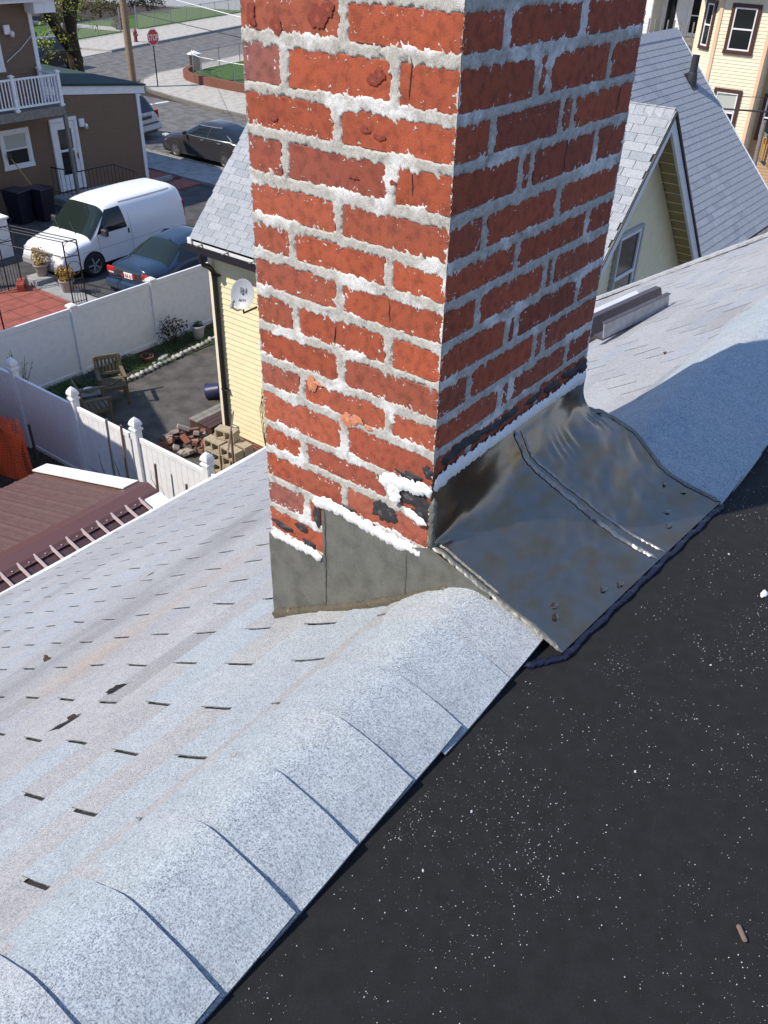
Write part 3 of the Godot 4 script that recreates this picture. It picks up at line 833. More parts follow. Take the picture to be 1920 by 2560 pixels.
func pan(ch: Node) -> void:
	var pn := part("roof_pan", ch)
	var mb := MB.new()
	mb.grid(110, 90, func(i: int, j: int): return pan_p(i / 110.0, j / 90.0), false, func(i: int, j: int):
		var q := nz.get_noise_2d(i * 3.0, j * 4.0)
		var q2 := nz.get_noise_2d(i * 7.0 + 100.0, j * 9.0)
		var c := Color(1.0, 0.98, 0.95).lerp(Color(1.1, 0.88, 0.6), clampf(q * 1.6, 0, 0.7))
		c = c.lerp(Color(0.85, 0.95, 1.12), clampf(-q * 1.0, 0, 0.5))
		return c * (0.95 + 0.1 * q2))
	for k in 110:
		var p0 := pan_p(k / 110.0, 1.0)
		var p1 := pan_p((k + 1) / 110.0, 1.0)
		mb.quad(p0, p1, p1 - Vector3(0, 0.007, 0.0), p0 - Vector3(0, 0.007, 0.0))
	add("sheet", mb, M.pan_metal, pn)
	# soldered lap down the middle and beads along both ends
	for e in [[0.46, 0.55, 0.06, 0.0065, 0.005], [0.49, 0.60, 0.1, 0.004, 0.003]]:
		var sm := MB.new()
		var pts := []
		for k in 40:
			var s := lerpf(e[2], 0.985, k / 39.0)
			pts.append(pan_p(lerpf(e[0], e[1], smoothstep(0.2, 1.0, s)) + 0.008 * sin(s * 9.0), s) + Vector3(0, 0.001, 0.001))
		bead(sm, pts, Vector3(0, 0.8, 0.6), e[3], e[4], 0.003, 0.9)
		add("soldered_seam", sm, M.solder, pn)
	for e in [[0.004, 0.26, 1.0, 0.009], [0.995, 0.25, 1.0, 0.008], [0.02, 0.3, 0.62, 0.004]]:
		var sm := MB.new()
		var pts := []
		for k in 40: pts.append(pan_p(e[0], lerpf(e[1], e[2], k / 39.0)) + Vector3(0, 0.0015, 0))
		bead(sm, pts, Vector3(0, 0.85, 0.5), e[3] * 0.8, 0.004, 0.003, 0.7)
		add("edge_bead", sm, M.lead, pn)
	for e in [[0.3, 0.93], [0.36, 0.955], [0.09, 0.9], [0.12, 0.87], [0.74, 0.93], [0.8, 0.9], [0.95, 0.9], [0.93, 0.84]]:
		var dm := MB.new()
		blob(dm, pan_p(e[0], e[1]) + Vector3(0, 0.0005, 0), Vector3.RIGHT, Vector3(0, 0.2, 0.98), 0.011, 0.009, 0.0025)
		add("nail_dimple", dm, M.pan_metal, pn)
	var nv := MB.new()  # dark navy bead laid along the lower edge of the pan
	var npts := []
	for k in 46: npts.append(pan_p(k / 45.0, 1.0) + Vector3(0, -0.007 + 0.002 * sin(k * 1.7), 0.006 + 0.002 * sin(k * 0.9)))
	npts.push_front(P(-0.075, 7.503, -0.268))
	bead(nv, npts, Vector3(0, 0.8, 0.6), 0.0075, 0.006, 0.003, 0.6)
	add("navy_bead", nv, M.navy_strip, pn)
	var cb := MB.new()
	bead(cb, [P(-0.01, 7.6, -0.012), P(-0.01, 7.65, -0.012), P(-0.006, 7.715, -0.01)], Vector3(-0.7, 0, 0.7), 0.007, 0.006)
	add("corner_bead", cb, M.lead, pn)

# lengths of metal trim left lying on the slope behind the chimney
func trims() -> void:
	var ps := MB.new()
	blob(ps, P(0.41, 7.499, -0.535), Vector3.RIGHT, Vector3(0, 0, 1), 0.012, 0.007, 0.006)
	tag(add("mortar_crumb", ps, M.caulk), "white mortar crumb on the black roof at the right edge", "crumb")
	var tw := MB.new()
	tw.bev(P(-0.32, 7.502, -0.742), Vector3(0.024, 0.005, 0.007), 0.002, Basis(Vector3.UP, 0.75))
	tag(add("wood_chip", tw, M.rust), "small grey wood chip lying on the black roof", "wood chip")
	var yaw := Basis(Vector3.UP, -0.13)
	var t := thing("trim_length", "dark brown metal trim channel lying on shingles behind the chimney", "trim")
	var o := P(2.93, roof_y(2.93, 0.85) + 0.004, 0.85)
	var mb := MB.new()
	mb.box(o + yaw * Vector3(0, 0.05, 0.02), Vector3(0.72, 0.09, 0.003), yaw * Basis(Vector3.RIGHT, -0.35))
	mb.box(o + yaw * Vector3(0, 0.092, -0.012), Vector3(0.72, 0.003, 0.03), yaw)
	mb.box(o + yaw * Vector3(0, 0.007, 0.045), Vector3(0.72, 0.012, 0.02), yaw)
	add("channel", mb, M.bronze, t)
	var m2 := MB.new()
	m2.box(o + yaw * Vector3(-0.12, 0.052, -0.06), Vector3(0.8, 0.004, 0.07), yaw * Basis(Vector3.RIGHT, 0.5))
	add("white_flange", m2, M.white, t)
	var t2 := thing("trim_length", "pale grey metal trim strip with brown lip nearest the chimney", "trim")
	var o2 := P(2.65, roof_y(2.65, 0.66) + 0.003, 0.66)
	var m3 := MB.new()
	m3.box(o2 + yaw * Vector3(0, 0.045, 0), Vector3(0.56, 0.07, 0.003), yaw * Basis(Vector3.RIGHT, -0.12))
	add("face", m3, M.trim_grey, t2)
	var m4 := MB.new()
	m4.box(o2 + yaw * Vector3(0, 0.082, -0.006), Vector3(0.56, 0.003, 0.022), yaw)
	m4.box(o2 + yaw * Vector3(0, 0.008, -0.02), Vector3(0.56, 0.012, 0.05), yaw)
	add("lip", m4, M.bronze, t2)

# ---------- ground, roads, pavements
func poly_sheet(nm: String, pts: Array, y: float, mat: Material, th := 0.0) -> void:
	var mb := MB.new()
	var v2 := []
	for p in pts: v2.append(Vector2(p[0], p[1]))
	mb.plate(Vector3(0, y - max(th, 0.02), 0), v2, max(th, 0.02), Basis(Vector3(1, 0, 0), Vector3(0, 0, -1), Vector3(0, 1, 0)))
	struct(nm, mb, mat)
func rect_sheet(nm: String, a0: float, a1: float, b0: float, b1: float, y: float, mat: Material, th := 0.0) -> void:
	poly_sheet(nm, [[a0, b0], [a1, b0], [a1, b1], [a0, b1]], y, mat, th)
func PQ(p: float, q: float) -> Array:
	return [0.958 * p - 0.287 * q, 0.287 * p + 0.958 * q]
func pq(p: float, y: float, q: float) -> Vector3:
	var r := PQ(p, q)
	return P(r[0], y, r[1])
func strip(nm: String, path: Array, wd: float, y0: float, y1: float, mat: Material) -> void:
	var mb := MB.new()
	for i in path.size() - 1:
		var p := P(path[i][0], 0, path[i][1])
		var q := P(path[i + 1][0], 0, path[i + 1][1])
		var s := (q - p).cross(Vector3.UP).normalized() * wd
		mb.hexa([p + Vector3(0, y0, 0), q + Vector3(0, y0, 0), q + s + Vector3(0, y0, 0), p + s + Vector3(0, y0, 0), p + Vector3(0, y1, 0), q + Vector3(0, y1, 0), q + s + Vector3(0, y1, 0), p + s + Vector3(0, y1, 0)])
	struct(nm, mb, mat)
func terrain() -> void:
	rect_sheet("ground", -260, 320, -220, 360, -0.03, M.soil)
	rect_sheet("parking_lot", 5.9, 21.3, 15.12, 26.68, 0.0, M.lot)
	rect_sheet("driveway", 17.0, 23.2, 4.0, 25.0, -0.006, M.lot)
	rect_sheet("yard", 6.3, 12.95, 10.7, 14.06, 0.0, M.yard)
	rect_sheet("side_yard", 6.3, 8.8, 3.0, 10.69, 0.0, M.yard)
	rect_sheet("garden_bed", 6.3, 12.95, 14.07, 14.98, 0.02, M.soil)
	rect_sheet("patio", 5.0, 11.05, 15.13, 20.62, 0.045, M.red_patio, 0.045)
	rect_sheet("patio_edge", 11.06, 11.62, 18.25, 20.2, 0.075, M.concrete_grey, 0.075)
	rect_sheet("road", 23.3, 31.5, -150, 60, -0.018, M.asphalt)
	rect_sheet("sidewalk", 21.32, 23.12, -150, 42.0, 0.10, M.concrete_grey, 0.12)
	strip("kerb", [[23.29, 42.0], [23.29, -150]], 0.16, -0.1, 0.108, M.kerb)
	rect_sheet("entry_walk", 20.3, 21.3, 26.3, 28.2, 0.06, M.red_patio, 0.06)
	rect_sheet("entry_step", 19.9, 21.25, 24.95, 25.95, 0.05, M.red_patio, 0.05)
	strip("step_kerb", [[21.0, 26.25], [19.4, 26.25]], 0.12, 0.0, 0.16, M.concrete_grey)
	# slab joints of the near pavement
	var jm := MB.new()
	for k in 14:
		jm.box(P(22.22, 0.101, 15.0 + 1.9 * k), Vector3(1.78, 0.004, 0.014))
	struct("sidewalk_joint", jm, M.lot)
	var c := [PQ(-160, 32.8), PQ(180, 32.8), PQ(180, 41.2), PQ(-160, 41.2)]
	poly_sheet("road", c, -0.012, M.asphalt)
	# block beyond the street: corner pavement, kerb, lawn behind the brick wall
	var edge := [[31.0, -150], [31.06, 32.8], [31.3, 35.6], [31.8, 38.7], [32.3, 41.1], [33.1, 43.0], [34.27, 44.22], [36.3, 45.5], [39.6, 46.15], [45.4, 47.8], [60.0, 52.1], [150, 79.0]]
	poly_sheet("sidewalk", edge + [[150, 72], [60.0, 49.5], [45.0, 45.0], [39.0, 43.9], [36.6, 42.8], [35.6, 41.0], [35.45, -150]], 0.13, M.concrete, 0.15)
	strip("kerb", edge, 0.17, -0.1, 0.138, M.kerb)
	poly_sheet("lawn", [[35.5, 24.0], [35.6, 41.0], [36.6, 42.8], [39.0, 43.9], [45.0, 45.0], [60.0, 49.5], [60.0, 24.0]], 0.3, M.lawn, 0.3)
	var sj := MB.new()
	for e in [[[31.9, 38.6], [35.5, 40.4]], [[31.4, 35.4], [35.4, 37.4]], [[33.0, 42.9], [36.6, 42.9]], [[36.3, 45.3], [38.9, 44.0]], [[31.2, 32.4], [35.4, 33.6]]]:
		var p := P(e[0][0], 0.131, e[0][1])
		var q := P(e[1][0], 0.131, e[1][1])
		sj.box((p + q) / 2, Vector3(p.distance_to(q), 0.004, 0.02), Basis(Vector3.UP, atan2(-(q - p).z, (q - p).x)))
	struct("sidewalk_joint", sj, M.kerb)
	var lm := MB.new()
	lm.span(P(30.45, -0.014, 38.42), P(31.35, -0.01, 38.62))
	lm.span(P(24.0, -0.014, 38.42), P(30.3, -0.01, 38.62))
	struct("stop_line", lm, M.road_paint)
	# far block
	poly_sheet("sidewalk", [PQ(54.5, 41.2), PQ(180, 41.2), PQ(180, 46.2), PQ(54.5, 46.2)], 0.13, M.concrete, 0.14)
	strip("kerb", [PQ(180, 41.0), PQ(54.5, 41.0)], 0.2, -0.1, 0.14, M.concrete_grey)
	poly_sheet("drive_apron", [PQ(20, 41.2), PQ(54.4, 41.2), PQ(54.4, 62), PQ(20, 62)], 0.02, M.concrete)
	poly_sheet("lawn", [PQ(54.5, 46.25), PQ(63.5, 46.25), PQ(63.5, 62), PQ(54.5, 62)], 0.16, M.lawn, 0.16)
	poly_sheet("lawn", [PQ(65.7, 46.25), PQ(83.5, 46.25), PQ(83.5, 52.5), PQ(65.7, 52.5)], 0.16, M.lawn, 0.16)
	poly_sheet("path", [PQ(63.5, 46.25), PQ(65.7, 46.25), PQ(65.7, 62), PQ(63.5, 62)], 0.14, M.concrete, 0.14)
	poly_sheet("path", [PQ(83.6, 46.25), PQ(95, 46.25), PQ(95, 66), PQ(83.6, 66)], 0.14, M.concrete_grey, 0.14)

# ---------- fences
func square_cap(mb: MB, o: Vector3, pr: Array) -> void:
	for i in pr.size() - 1:
		for k in 4:
			var a := Vector3(1, 0, 1).rotated(Vector3.UP, k * PI / 2)
			var b := Vector3(1, 0, 1).rotated(Vector3.UP, (k + 1) * PI / 2)
			var p0: Vector3 = o + a * pr[i].x + Vector3.UP * pr[i].y
			var p1: Vector3 = o + b * pr[i].x + Vector3.UP * pr[i].y
			var q0: Vector3 = o + a * pr[i + 1].x + Vector3.UP * pr[i + 1].y
			var q1: Vector3 = o + b * pr[i + 1].x + Vector3.UP * pr[i + 1].y
			mb.oq(o + Vector3.UP * (pr[i].y + pr[i + 1].y) * 0.5, p0, p1, q1, q0)
func fences() -> void:
	var t := thing("vinyl_fence", "white vinyl privacy fence with gothic post caps beside the brown shed", "fence")
	var ys := 1.62
	var bs := [15.0, 13.2, 11.43, 9.79, 8.12, 6.4, 4.7]
	var brd := MB.new()
	brd.bev(Vector3(0, 0.735, 0), Vector3(0.022, 1.33, 1.0), 0.004)
	var bm := brd.mesh()
	for k in bs.size():
		var po := MB.new()
		po.bev(P(6.21, ys / 2, bs[k]), Vector3(0.13, ys, 0.13), 0.008)
		var pn := add("post", po, M.vinyl, t)
		var cp := MB.new()
		square_cap(cp, P(6.21, ys, bs[k]), [Vector2(0.0, -0.01), Vector2(0.083, -0.01), Vector2(0.083, 0.02), Vector2(0.062, 0.04), Vector2(0.06, 0.055), Vector2(0.078, 0.075), Vector2(0.08, 0.10), Vector2(0.066, 0.145), Vector2(0.04, 0.185), Vector2(0.0, 0.225)])
		add("gothic_cap", cp, M.vinyl, pn)
		if k == 0: continue
		var b1: float = bs[k - 1] - 0.065
		var b0: float = bs[k] + 0.065
		var n := 11
		var w := (b1 - b0) / n
		for i in n:
			var o := mi("fence_board", bm, M.vinyl, t)
			o.position = P(6.21, 0, b0 + w * (i + 0.5))
			o.scale = Vector3(1, 1, w - 0.006)
		for r in [[1.44, 0.10, 0.05], [0.06, 0.09, 0.05]]:
			var rl := MB.new()
			rl.bev(P(6.21, r[0], (b0 + b1) / 2), Vector3(r[2], r[1], b1 - b0), 0.008)
			add("rail", rl, M.vinyl, t)
	var f := thing("vinyl_fence", "white vinyl fence in shade between garden bed and parked blue car", "fence")
	var xs := [4.6, 6.65, 8.75, 10.86, 12.8]
	for k in xs.size():
		var po := MB.new()
		po.bev(P(xs[k], 0.78, 15.03), Vector3(0.13, 1.56, 0.13), 0.008)
		var pn := add("post", po, M.vinyl, f)
		var cp := MB.new()
		square_cap(cp, P(xs[k], 1.56, 15.03), [Vector2(0, 0), Vector2(0.092, 0.0), Vector2(0.092, 0.03), Vector2(0.05, 0.06), Vector2(0, 0.07)])
		add("flat_cap", cp, M.vinyl, pn)
		if k == 0: continue
		var a0: float = xs[k - 1] + 0.065
		var a1: float = xs[k] - 0.065
		var pa := MB.new()
		pa.bev(P((a0 + a1) / 2, 0.73, 15.03), Vector3(a1 - a0, 1.36, 0.03), 0.005)
		add("panel", pa, M.vinyl, f)
		for r in [[1.465, 0.14], [0.07, 0.12]]:
			var rl := MB.new()
			rl.bev(P((a0 + a1) / 2, r[0], 15.03), Vector3(a1 - a0, r[1], 0.05), 0.008)
			add("rail", rl, M.vinyl, f)

# ---------- shingle field shared by the far roofs: o = eave corner, ud along the eave, fd up the slope
var TABM: ArrayMesh
func shingles(parent: Node, o: Vector3, ud: Vector3, fd: Vector3, W: float, L: float, mats: Array, skip = null) -> void:
	var nn := fd.cross(ud).normalized()
	if nn.y < 0: nn = -nn
	var bs := Basis(ud, nn, ud.cross(nn))
	if TABM == null:
		var m := MB.new()
		m.hexa([Vector3(-0.5, -0.002, -0.07), Vector3(0.5, -0.002, -0.07), Vector3(0.5, -0.002, 0.07), Vector3(-0.5, -0.002, 0.07), Vector3(-0.5, 0.007, -0.07), Vector3(0.5, 0.007, -0.07), Vector3(0.5, 0.001, 0.07), Vector3(-0.5, 0.001, 0.07)])
		TABM = m.mesh()
	var up := 1.0 if bs.z.dot(fd) > 0 else -1.0
	var all := []
	var k := 0
	while k * 0.127 < L - 0.05:
		var x := -0.1525 if k % 2 == 1 else 0.0
		x += 0.02 * sin(k * 2.3)
		while x < W:
			var x0: float = max(x + 0.004, 0.0)
			var x1: float = min(x + 0.301, W)
			var c := o + ud * ((x0 + x1) / 2) + fd * (k * 0.127 + 0.062)
			if x1 - x0 > 0.03 and not (skip != null and skip.call(c)): all.append([c, x1 - x0])
			x += 0.305
		k += 1
	var seen := []
	for e in all:
		if inview(e[0]): seen.append([e[0].distance_to(CAMP), e])
	seen.sort_custom(func(p, q): return p[0] < q[0])
	var own := {}
	for i in min(300, seen.size()): own[seen[i][1]] = true
	var rest := MB.new()
	var yf := 1.0 if up > 0 else -1.0
	for e in all:
		var b2 := Basis(ud * e[1], nn, bs.z * yf)
		if own.has(e):
			var s := mi("shingle", TABM, mats[rng.randi() % mats.size()], parent)
			s.transform = Transform3D(b2, e[0] + nn * 0.004)
		else:
			var o2: Vector3 = e[0] + nn * 0.004
			var kk := []
			for q in [Vector3(-0.5, -0.002, -0.07), Vector3(0.5, -0.002, -0.07), Vector3(0.5, -0.002, 0.07), Vector3(-0.5, -0.002, 0.07), Vector3(-0.5, 0.007, -0.07), Vector3(0.5, 0.007, -0.07), Vector3(0.5, 0.001, 0.07), Vector3(-0.5, 0.001, 0.07)]: kk.append(o2 + b2 * q)
			rest.hexa(kk)
	if rest.v.size() > 0: stuff(add("far_shingles", rest, mats[0], parent))
# overlapping boards on a wall; joined or one by one; clip(y) returns [x0, x1]
func boards(parent: Node, o: Vector3, ud: Vector3, nn: Vector3, y0: float, y1: float, e: float, clip: Callable, mat: Material, single: bool) -> void:
	var all := MB.new()
	var y := y0
	while y < y1 - 0.01:
		var r: Array = clip.call(y + e * 0.5)
		if r[1] - r[0] > 0.05:
			var mb: MB = MB.new() if single else all
			var h: float = min(e + 0.012, y1 - y)
			var p: Vector3 = o + ud * r[0] + Vector3.UP * y
			var q: Vector3 = o + ud * r[1] + Vector3.UP * y
			var t := Vector3.UP * h
			mb.hexa([p, q, q + nn * 0.02, p + nn * 0.02, p + t, q + t, q + t + nn * 0.004, p + t + nn * 0.004])
			if single: add("clapboard", mb, mat, parent)
		y += e
	if not single: add("clapboards", all, mat, parent)
# sash window on a wall: centre c, along ud, outward nn
func window(parent: Node, c: Vector3, ud: Vector3, nn: Vector3, w: float, h: float, trim: float, trim_mat: Material, frame_mat: Material, blind := false) -> void:
	var b := Basis(ud, Vector3.UP, nn)
	var wn := part("window", parent)
	var tm := MB.new()
	for e in [[0.0, h / 2 - trim / 2, w, trim], [0.0, -h / 2 + trim / 2, w + 0.04, trim], [-w / 2 + trim / 2, 0.0, trim, h - 2 * trim], [w / 2 - trim / 2, 0.0, trim, h - 2 * trim]]:
		tm.bev(c + b * Vector3(e[0], e[1], 0.03), Vector3(e[2], e[3], 0.06), 0.006, b)
	add("trim", tm, trim_mat, wn)
	var iw := w - 2 * trim
	var ih := h - 2 * trim
	var fm := MB.new()
	var f := 0.05
	for e in [[0.0, ih / 2 - f / 2, iw, f], [0.0, -ih / 2 + f / 2, iw, f], [-iw / 2 + f / 2, 0.0, f, ih - 2 * f], [iw / 2 - f / 2, 0.0, f, ih - 2 * f], [0.0, 0.0, iw - 2 * f, f]]:
		fm.bev(c + b * Vector3(e[0], e[1], 0.024), Vector3(e[2], e[3], 0.042), 0.004, b)
	add("frame", fm, frame_mat, wn)
	for s in [-1, 1]:
		var gm := MB.new()
		gm.box(c + b * Vector3(0, s * (ih / 4 - f / 4), 0.014), Vector3(iw - 2 * f, ih / 2 - f * 1.5, 0.01), b)
		add("pane", gm, M.blind if blind and s > 0 else M.glass, wn)

# ---------- yellow house
func yellow_house() -> void:
	var h := thing("yellow_house", "pale yellow house with steep grey shingle roofs behind the chimney", "house")
	var U := Vector3(1, 0, 0)
	var V := Vector3(0, 0, -1)
	# walls
	var w := MB.new()
	w.span(P(8.86, 0.0, 4.12), P(13.3, 3.9, 10.62))
	w.span(P(13.2, 0.0, 4.12), P(17.7, 3.8, 9.3))
	w.plate(P(0, 0, 4.12), [Vector2(8.92, 3.9), Vector2(13.3, 3.9), Vector2(11.05, 6.3)], 0.1, Basis(U, Vector3.UP, V))
	w.plate(P(0, 0, 10.52), [Vector2(8.92, 3.9), Vector2(13.3, 3.9), Vector2(11.05, 6.3)], 0.1, Basis(U, Vector3.UP, V))
	w.plate(P(17.6, 0, 0), [Vector2(4.12, 3.7), Vector2(9.3, 3.7), Vector2(6.71, 6.5)], 0.1, Basis(V, Vector3.UP, U))
	add("wall", w, M.yellow, h)
	var sw := part("side_wall", h)
	boards(sw, P(8.86, 0, 4.12), V, -U, 0.17, 3.82, 0.105, func(_y): return [0.0, 6.42], M.yellow, true)
	var gw := part("gable_wall", h)
	boards(gw, P(0, 0, 4.12), U, -V, 2.6, 6.3, 0.105, func(y): return [8.95, 13.3] if y < 3.75 else [11.05 - (6.33 - y) / 1.05, 11.05 + (6.33 - y) / 1.05], M.yellow, true)
	var fw := part("front_wall", h)
	boards(fw, P(13.3, 0, 4.12), U, -V, 1.2, 3.6, 0.105, func(_y): return [0.02, 4.4], M.yellow, false)
	var cb := MB.new()
	cb.bev(P(8.85, 1.99, 10.655), Vector3(0.05, 3.64, 0.1), 0.004)
	add("corner_board", cb, M.cream, h)
	# brick foundation
	var fo := part("foundation", h)
	var fm := MB.new()
	fm.span(P(8.87, -0.05, 4.2), P(9.1, 0.165, 10.6))
	add("foundation_mortar", fm, M.wall_mortar, fo)
	var br := MB.new()
	br.bev(Vector3.ZERO, Vector3(0.03, 0.052, 0.19), 0.004)
	var bmesh := br.mesh()
	for r in 3:
		for k in 30:
			var b := 4.3 + 0.2 * k + (0.1 if r % 2 == 0 else 0.0)
			if b > 10.5: continue
			var o := mi("brick", bmesh, M.wall_brick if rng.randf() < 0.75 else M.pile_brick, fo)
			o.position = P(8.865, 0.02 + 0.062 * r, b)
	# wing roof
	var up := Vector3(1, 1.05, 0).normalized()
	var rw := part("wing_roof", h)
	var deck := MB.new()
	deck.hexa([P(8.6, 3.88, 3.79), P(11.05, 6.45, 3.79), P(11.05, 6.45, 10.82), P(8.6, 3.88, 10.82), P(8.6, 3.945, 3.79), P(11.05, 6.515, 3.79), P(11.05, 6.515, 10.82), P(8.6, 3.945, 10.82)])
	deck.hexa([P(11.05, 6.45, 3.79), P(13.6, 3.775, 3.79), P(13.6, 3.775, 10.82), P(11.05, 6.45, 10.82), P(11.05, 6.515, 3.79), P(13.6, 3.84, 3.79), P(13.6, 3.84, 10.82), P(11.05, 6.515, 10.82)])
	add("deck", deck, M.underlay, rw)
	var tm: Array = [M.roof_tab, M.roof_tab, M.roof_tab_b, M.roof_tab_c]
	shingles(rw, P(8.58, 3.93, 10.83), -V, up, 7.05, 3.55, tm)
	var m2 := MB.new()
	var k2 := 0
	while k2 < 27:
		m2.box(P(11.08 + 0.0934 * k2, 6.515 - 0.098 * k2 - 0.03, 7.3), Vector3(0.14, 0.01, 7.0), Basis(Vector3(0, 0, 1), -0.81))
		k2 += 1
	stuff(add("back_shingles", m2, M.roof_tab_b, rw))
	for k in 52:
		var cm := MB.new()
		var b := 3.80 + 0.135 * k
		var l := 0.004
		cm.hexa([P(10.93, 6.40, b), P(11.05, 6.535, b), P(11.05, 6.53, b + 0.15), P(10.93, 6.395, b + 0.15), P(10.93, 6.41 + l, b), P(11.05, 6.545 + l, b), P(11.05, 6.538, b + 0.15), P(10.93, 6.403, b + 0.15)])
		cm.hexa([P(11.17, 6.40, b), P(11.05, 6.535, b), P(11.05, 6.53, b + 0.15), P(11.17, 6.395, b + 0.15), P(11.17, 6.41 + l, b), P(11.05, 6.545 + l, b), P(11.05, 6.538, b + 0.15), P(11.17, 6.403, b + 0.15)])
		add("ridge_cap", cm, M.roof_tab_c if k % 3 else M.roof_tab, rw)
	# rake boards and soffits
	for s in [-1, 1]:
		var ex: float = 8.6 if s < 0 else 13.62
		var ey := 3.84 if s < 0 else 3.76
		var rb := MB.new()
		var pe := 3.945 if s < 0 else 3.82
		rb.hexa([P(ex, ey - 0.21, 3.83), P(11.05, 6.25, 3.83), P(11.05, 6.25, 3.79), P(ex, ey - 0.21, 3.79), P(ex, pe - 0.055, 3.83), P(11.05, 6.455, 3.83), P(11.05, 6.455, 3.79), P(ex, pe - 0.055, 3.79)])
		add("rake_board", rb, M.white, h)
		var ed := MB.new()
		ed.hexa([P(ex, pe - 0.05, 3.83), P(11.05, 6.46, 3.83), P(11.05, 6.46, 3.765), P(ex, pe - 0.05, 3.765), P(ex, pe - 0.004, 3.83), P(11.05, 6.511, 3.83), P(11.05, 6.511, 3.765), P(ex, pe - 0.004, 3.765)])
		add("rake_edge", ed, M.dark_frame, h)
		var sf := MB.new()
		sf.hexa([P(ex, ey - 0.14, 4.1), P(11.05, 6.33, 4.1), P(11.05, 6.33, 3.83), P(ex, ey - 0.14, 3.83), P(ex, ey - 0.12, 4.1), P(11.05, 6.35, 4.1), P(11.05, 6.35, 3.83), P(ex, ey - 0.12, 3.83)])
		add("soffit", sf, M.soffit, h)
		# grooves of the soffit boards
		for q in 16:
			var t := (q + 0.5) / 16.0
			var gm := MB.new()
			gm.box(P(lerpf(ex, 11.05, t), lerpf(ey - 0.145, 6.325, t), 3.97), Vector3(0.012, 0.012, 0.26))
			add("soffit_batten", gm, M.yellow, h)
	window(h, P(11.0, 4.25, 4.1), U, -V, 0.82, 1.34, 0.05, M.trim_grey, M.white)
	# eave: white fascia, open gutter with hangers, downspout
	var fa := MB.new()
	fa.span(P(8.60, 3.74, 3.85), P(8.63, 3.915, 10.8))
	add("fascia", fa, M.white, h)
	var gt := part("gutter", h)
	var g1 := MB.new()
	g1.span(P(8.52, 3.74, 3.85), P(8.535, 3.85, 10.9))
	g1.span(P(8.52, 3.72, 3.85), P(8.598, 3.739, 10.9))
	g1.span(P(8.536, 3.739, 10.885), P(8.598, 3.84, 10.9))
	add("trough", g1, M.dark_frame, gt)
	var g2 := MB.new()
	g2.span(P(8.5365, 3.7395, 3.86), P(8.597, 3.75, 10.88))
	add("lining", g2, M.cream, gt)
	for k in 11:
		var hg := MB.new()
		hg.box(P(8.55, 3.862, 10.55 - 0.62 * k), Vector3(0.16, 0.008, 0.03))
		hg.box(P(8.6, 3.88, 10.55 - 0.62 * k), Vector3(0.012, 0.07, 0.05))
		add("hanger", hg, M.galv, gt)
	var eb := MB.new()
	eb.bev(P(8.62, 3.86, 10.83), Vector3(0.11, 0.14, 0.1), 0.006)
	add("eave_return", eb, M.white, h)
	var ds := part("downspout", h)
	var dm := MB.new()
	dm.tube([P(8.53, 3.73, 10.52), P(8.53, 3.62, 10.52), P(8.58, 3.53, 10.52), P(8.69, 3.47, 10.52), P(8.77, 3.36, 10.52), P(8.785, 3.2, 10.52), P(8.785, 0.12, 10.52), P(8.74, 0.06, 10.52)], 0.045, 8)
	add("pipe", dm, M.dark_frame, ds)
	for y in [3.3, 1.1]:
		var st := MB.new()
		st.bev(P(8.81, y, 10.5), Vector3(0.1, 0.03, 0.16), 0.004)
		add("strap", st, M.dark_frame, ds)
	var ob := MB.new()
	ob.bev(P(8.82, 0.33, 10.36), Vector3(0.06, 0.09, 0.17), 0.01)
	var obn := add("outlet_box", ob, M.galv, h)
	for s in [-1, 1]:
		var ol := MB.new()
		ol.bev(P(8.788, 0.33, 10.36 + 0.04 * s), Vector3(0.012, 0.05, 0.05), 0.004)
		add("lid", ol, M.plastic, obn)
	for e in [0.0, 0.05]:
		var cm := MB.new()
		cm.tube([P(8.825, 1.42 - e * 3, 9.55 - e * 0.2), P(8.82, 1.0, 9.58 + e), P(8.82, 0.5, 9.56 + e * 0.6), P(8.84, 0.15, 9.55)], 0.007, 5)
		add("wall_cable", cm, M.cable_black, h)
	# main roof
	var rm := part("main_roof", h)
	var md := MB.new()
	var mf := Vector3(0, 1.05, -1).normalized()
	md.plate(P(0, 3.63, 3.79), [Vector2(13.76, 0), Vector2(18.05, 0), Vector2(18.05, 4.234), Vector2(11.06, 4.234), Vector2(11.06, 3.89)], 0.045, Basis(U, mf, U.cross(mf)))
	md.hexa([P(11.06, 3.63, 9.63), P(18.05, 3.63, 9.63), P(18.05, 6.71, 6.715), P(11.06, 6.71, 6.715), P(11.06, 3.695, 9.63), P(18.05, 3.695, 9.63), P(18.05, 6.775, 6.715), P(11.06, 6.775, 6.715)])
	add("deck", md, M.underlay, rm)
	shingles(rm, P(11.06, 3.69, 3.78), U, Vector3(0, 1.05, -1).normalized(), 7.0, 4.2, [M.roof_tab, M.roof_tab, M.roof_tab_b, M.roof_tab_c], func(p: Vector3): return 6.52 - 1.05 * absf(p.x - 11.05) > p.y - 0.02 and p.x < 13.7)
	var rc := MB.new()
	rc.hexa([P(11.06, 6.64, 6.58), P(18.06, 6.64, 6.58), P(18.06, 6.775, 6.71), P(11.06, 6.775, 6.71), P(11.06, 6.655, 6.58), P(18.06, 6.655, 6.58), P(18.06, 6.795, 6.71), P(11.06, 6.795, 6.71)])
	add("ridge_roll", rc, M.roof_tab_c, rm)
	var re := MB.new()
	re.hexa([P(18.05, 3.6, 3.76), P(18.08, 3.6, 3.76), P(18.08, 6.70, 6.71), P(18.05, 6.70, 6.71), P(18.05, 3.70, 3.76), P(18.08, 3.70, 3.76), P(18.08, 6.79, 6.71), P(18.05, 6.79, 6.71)])
	add("rake_edge", re, M.white, rm)
	var gm2 := part("front_gutter", h)
	var g3 := MB.new()
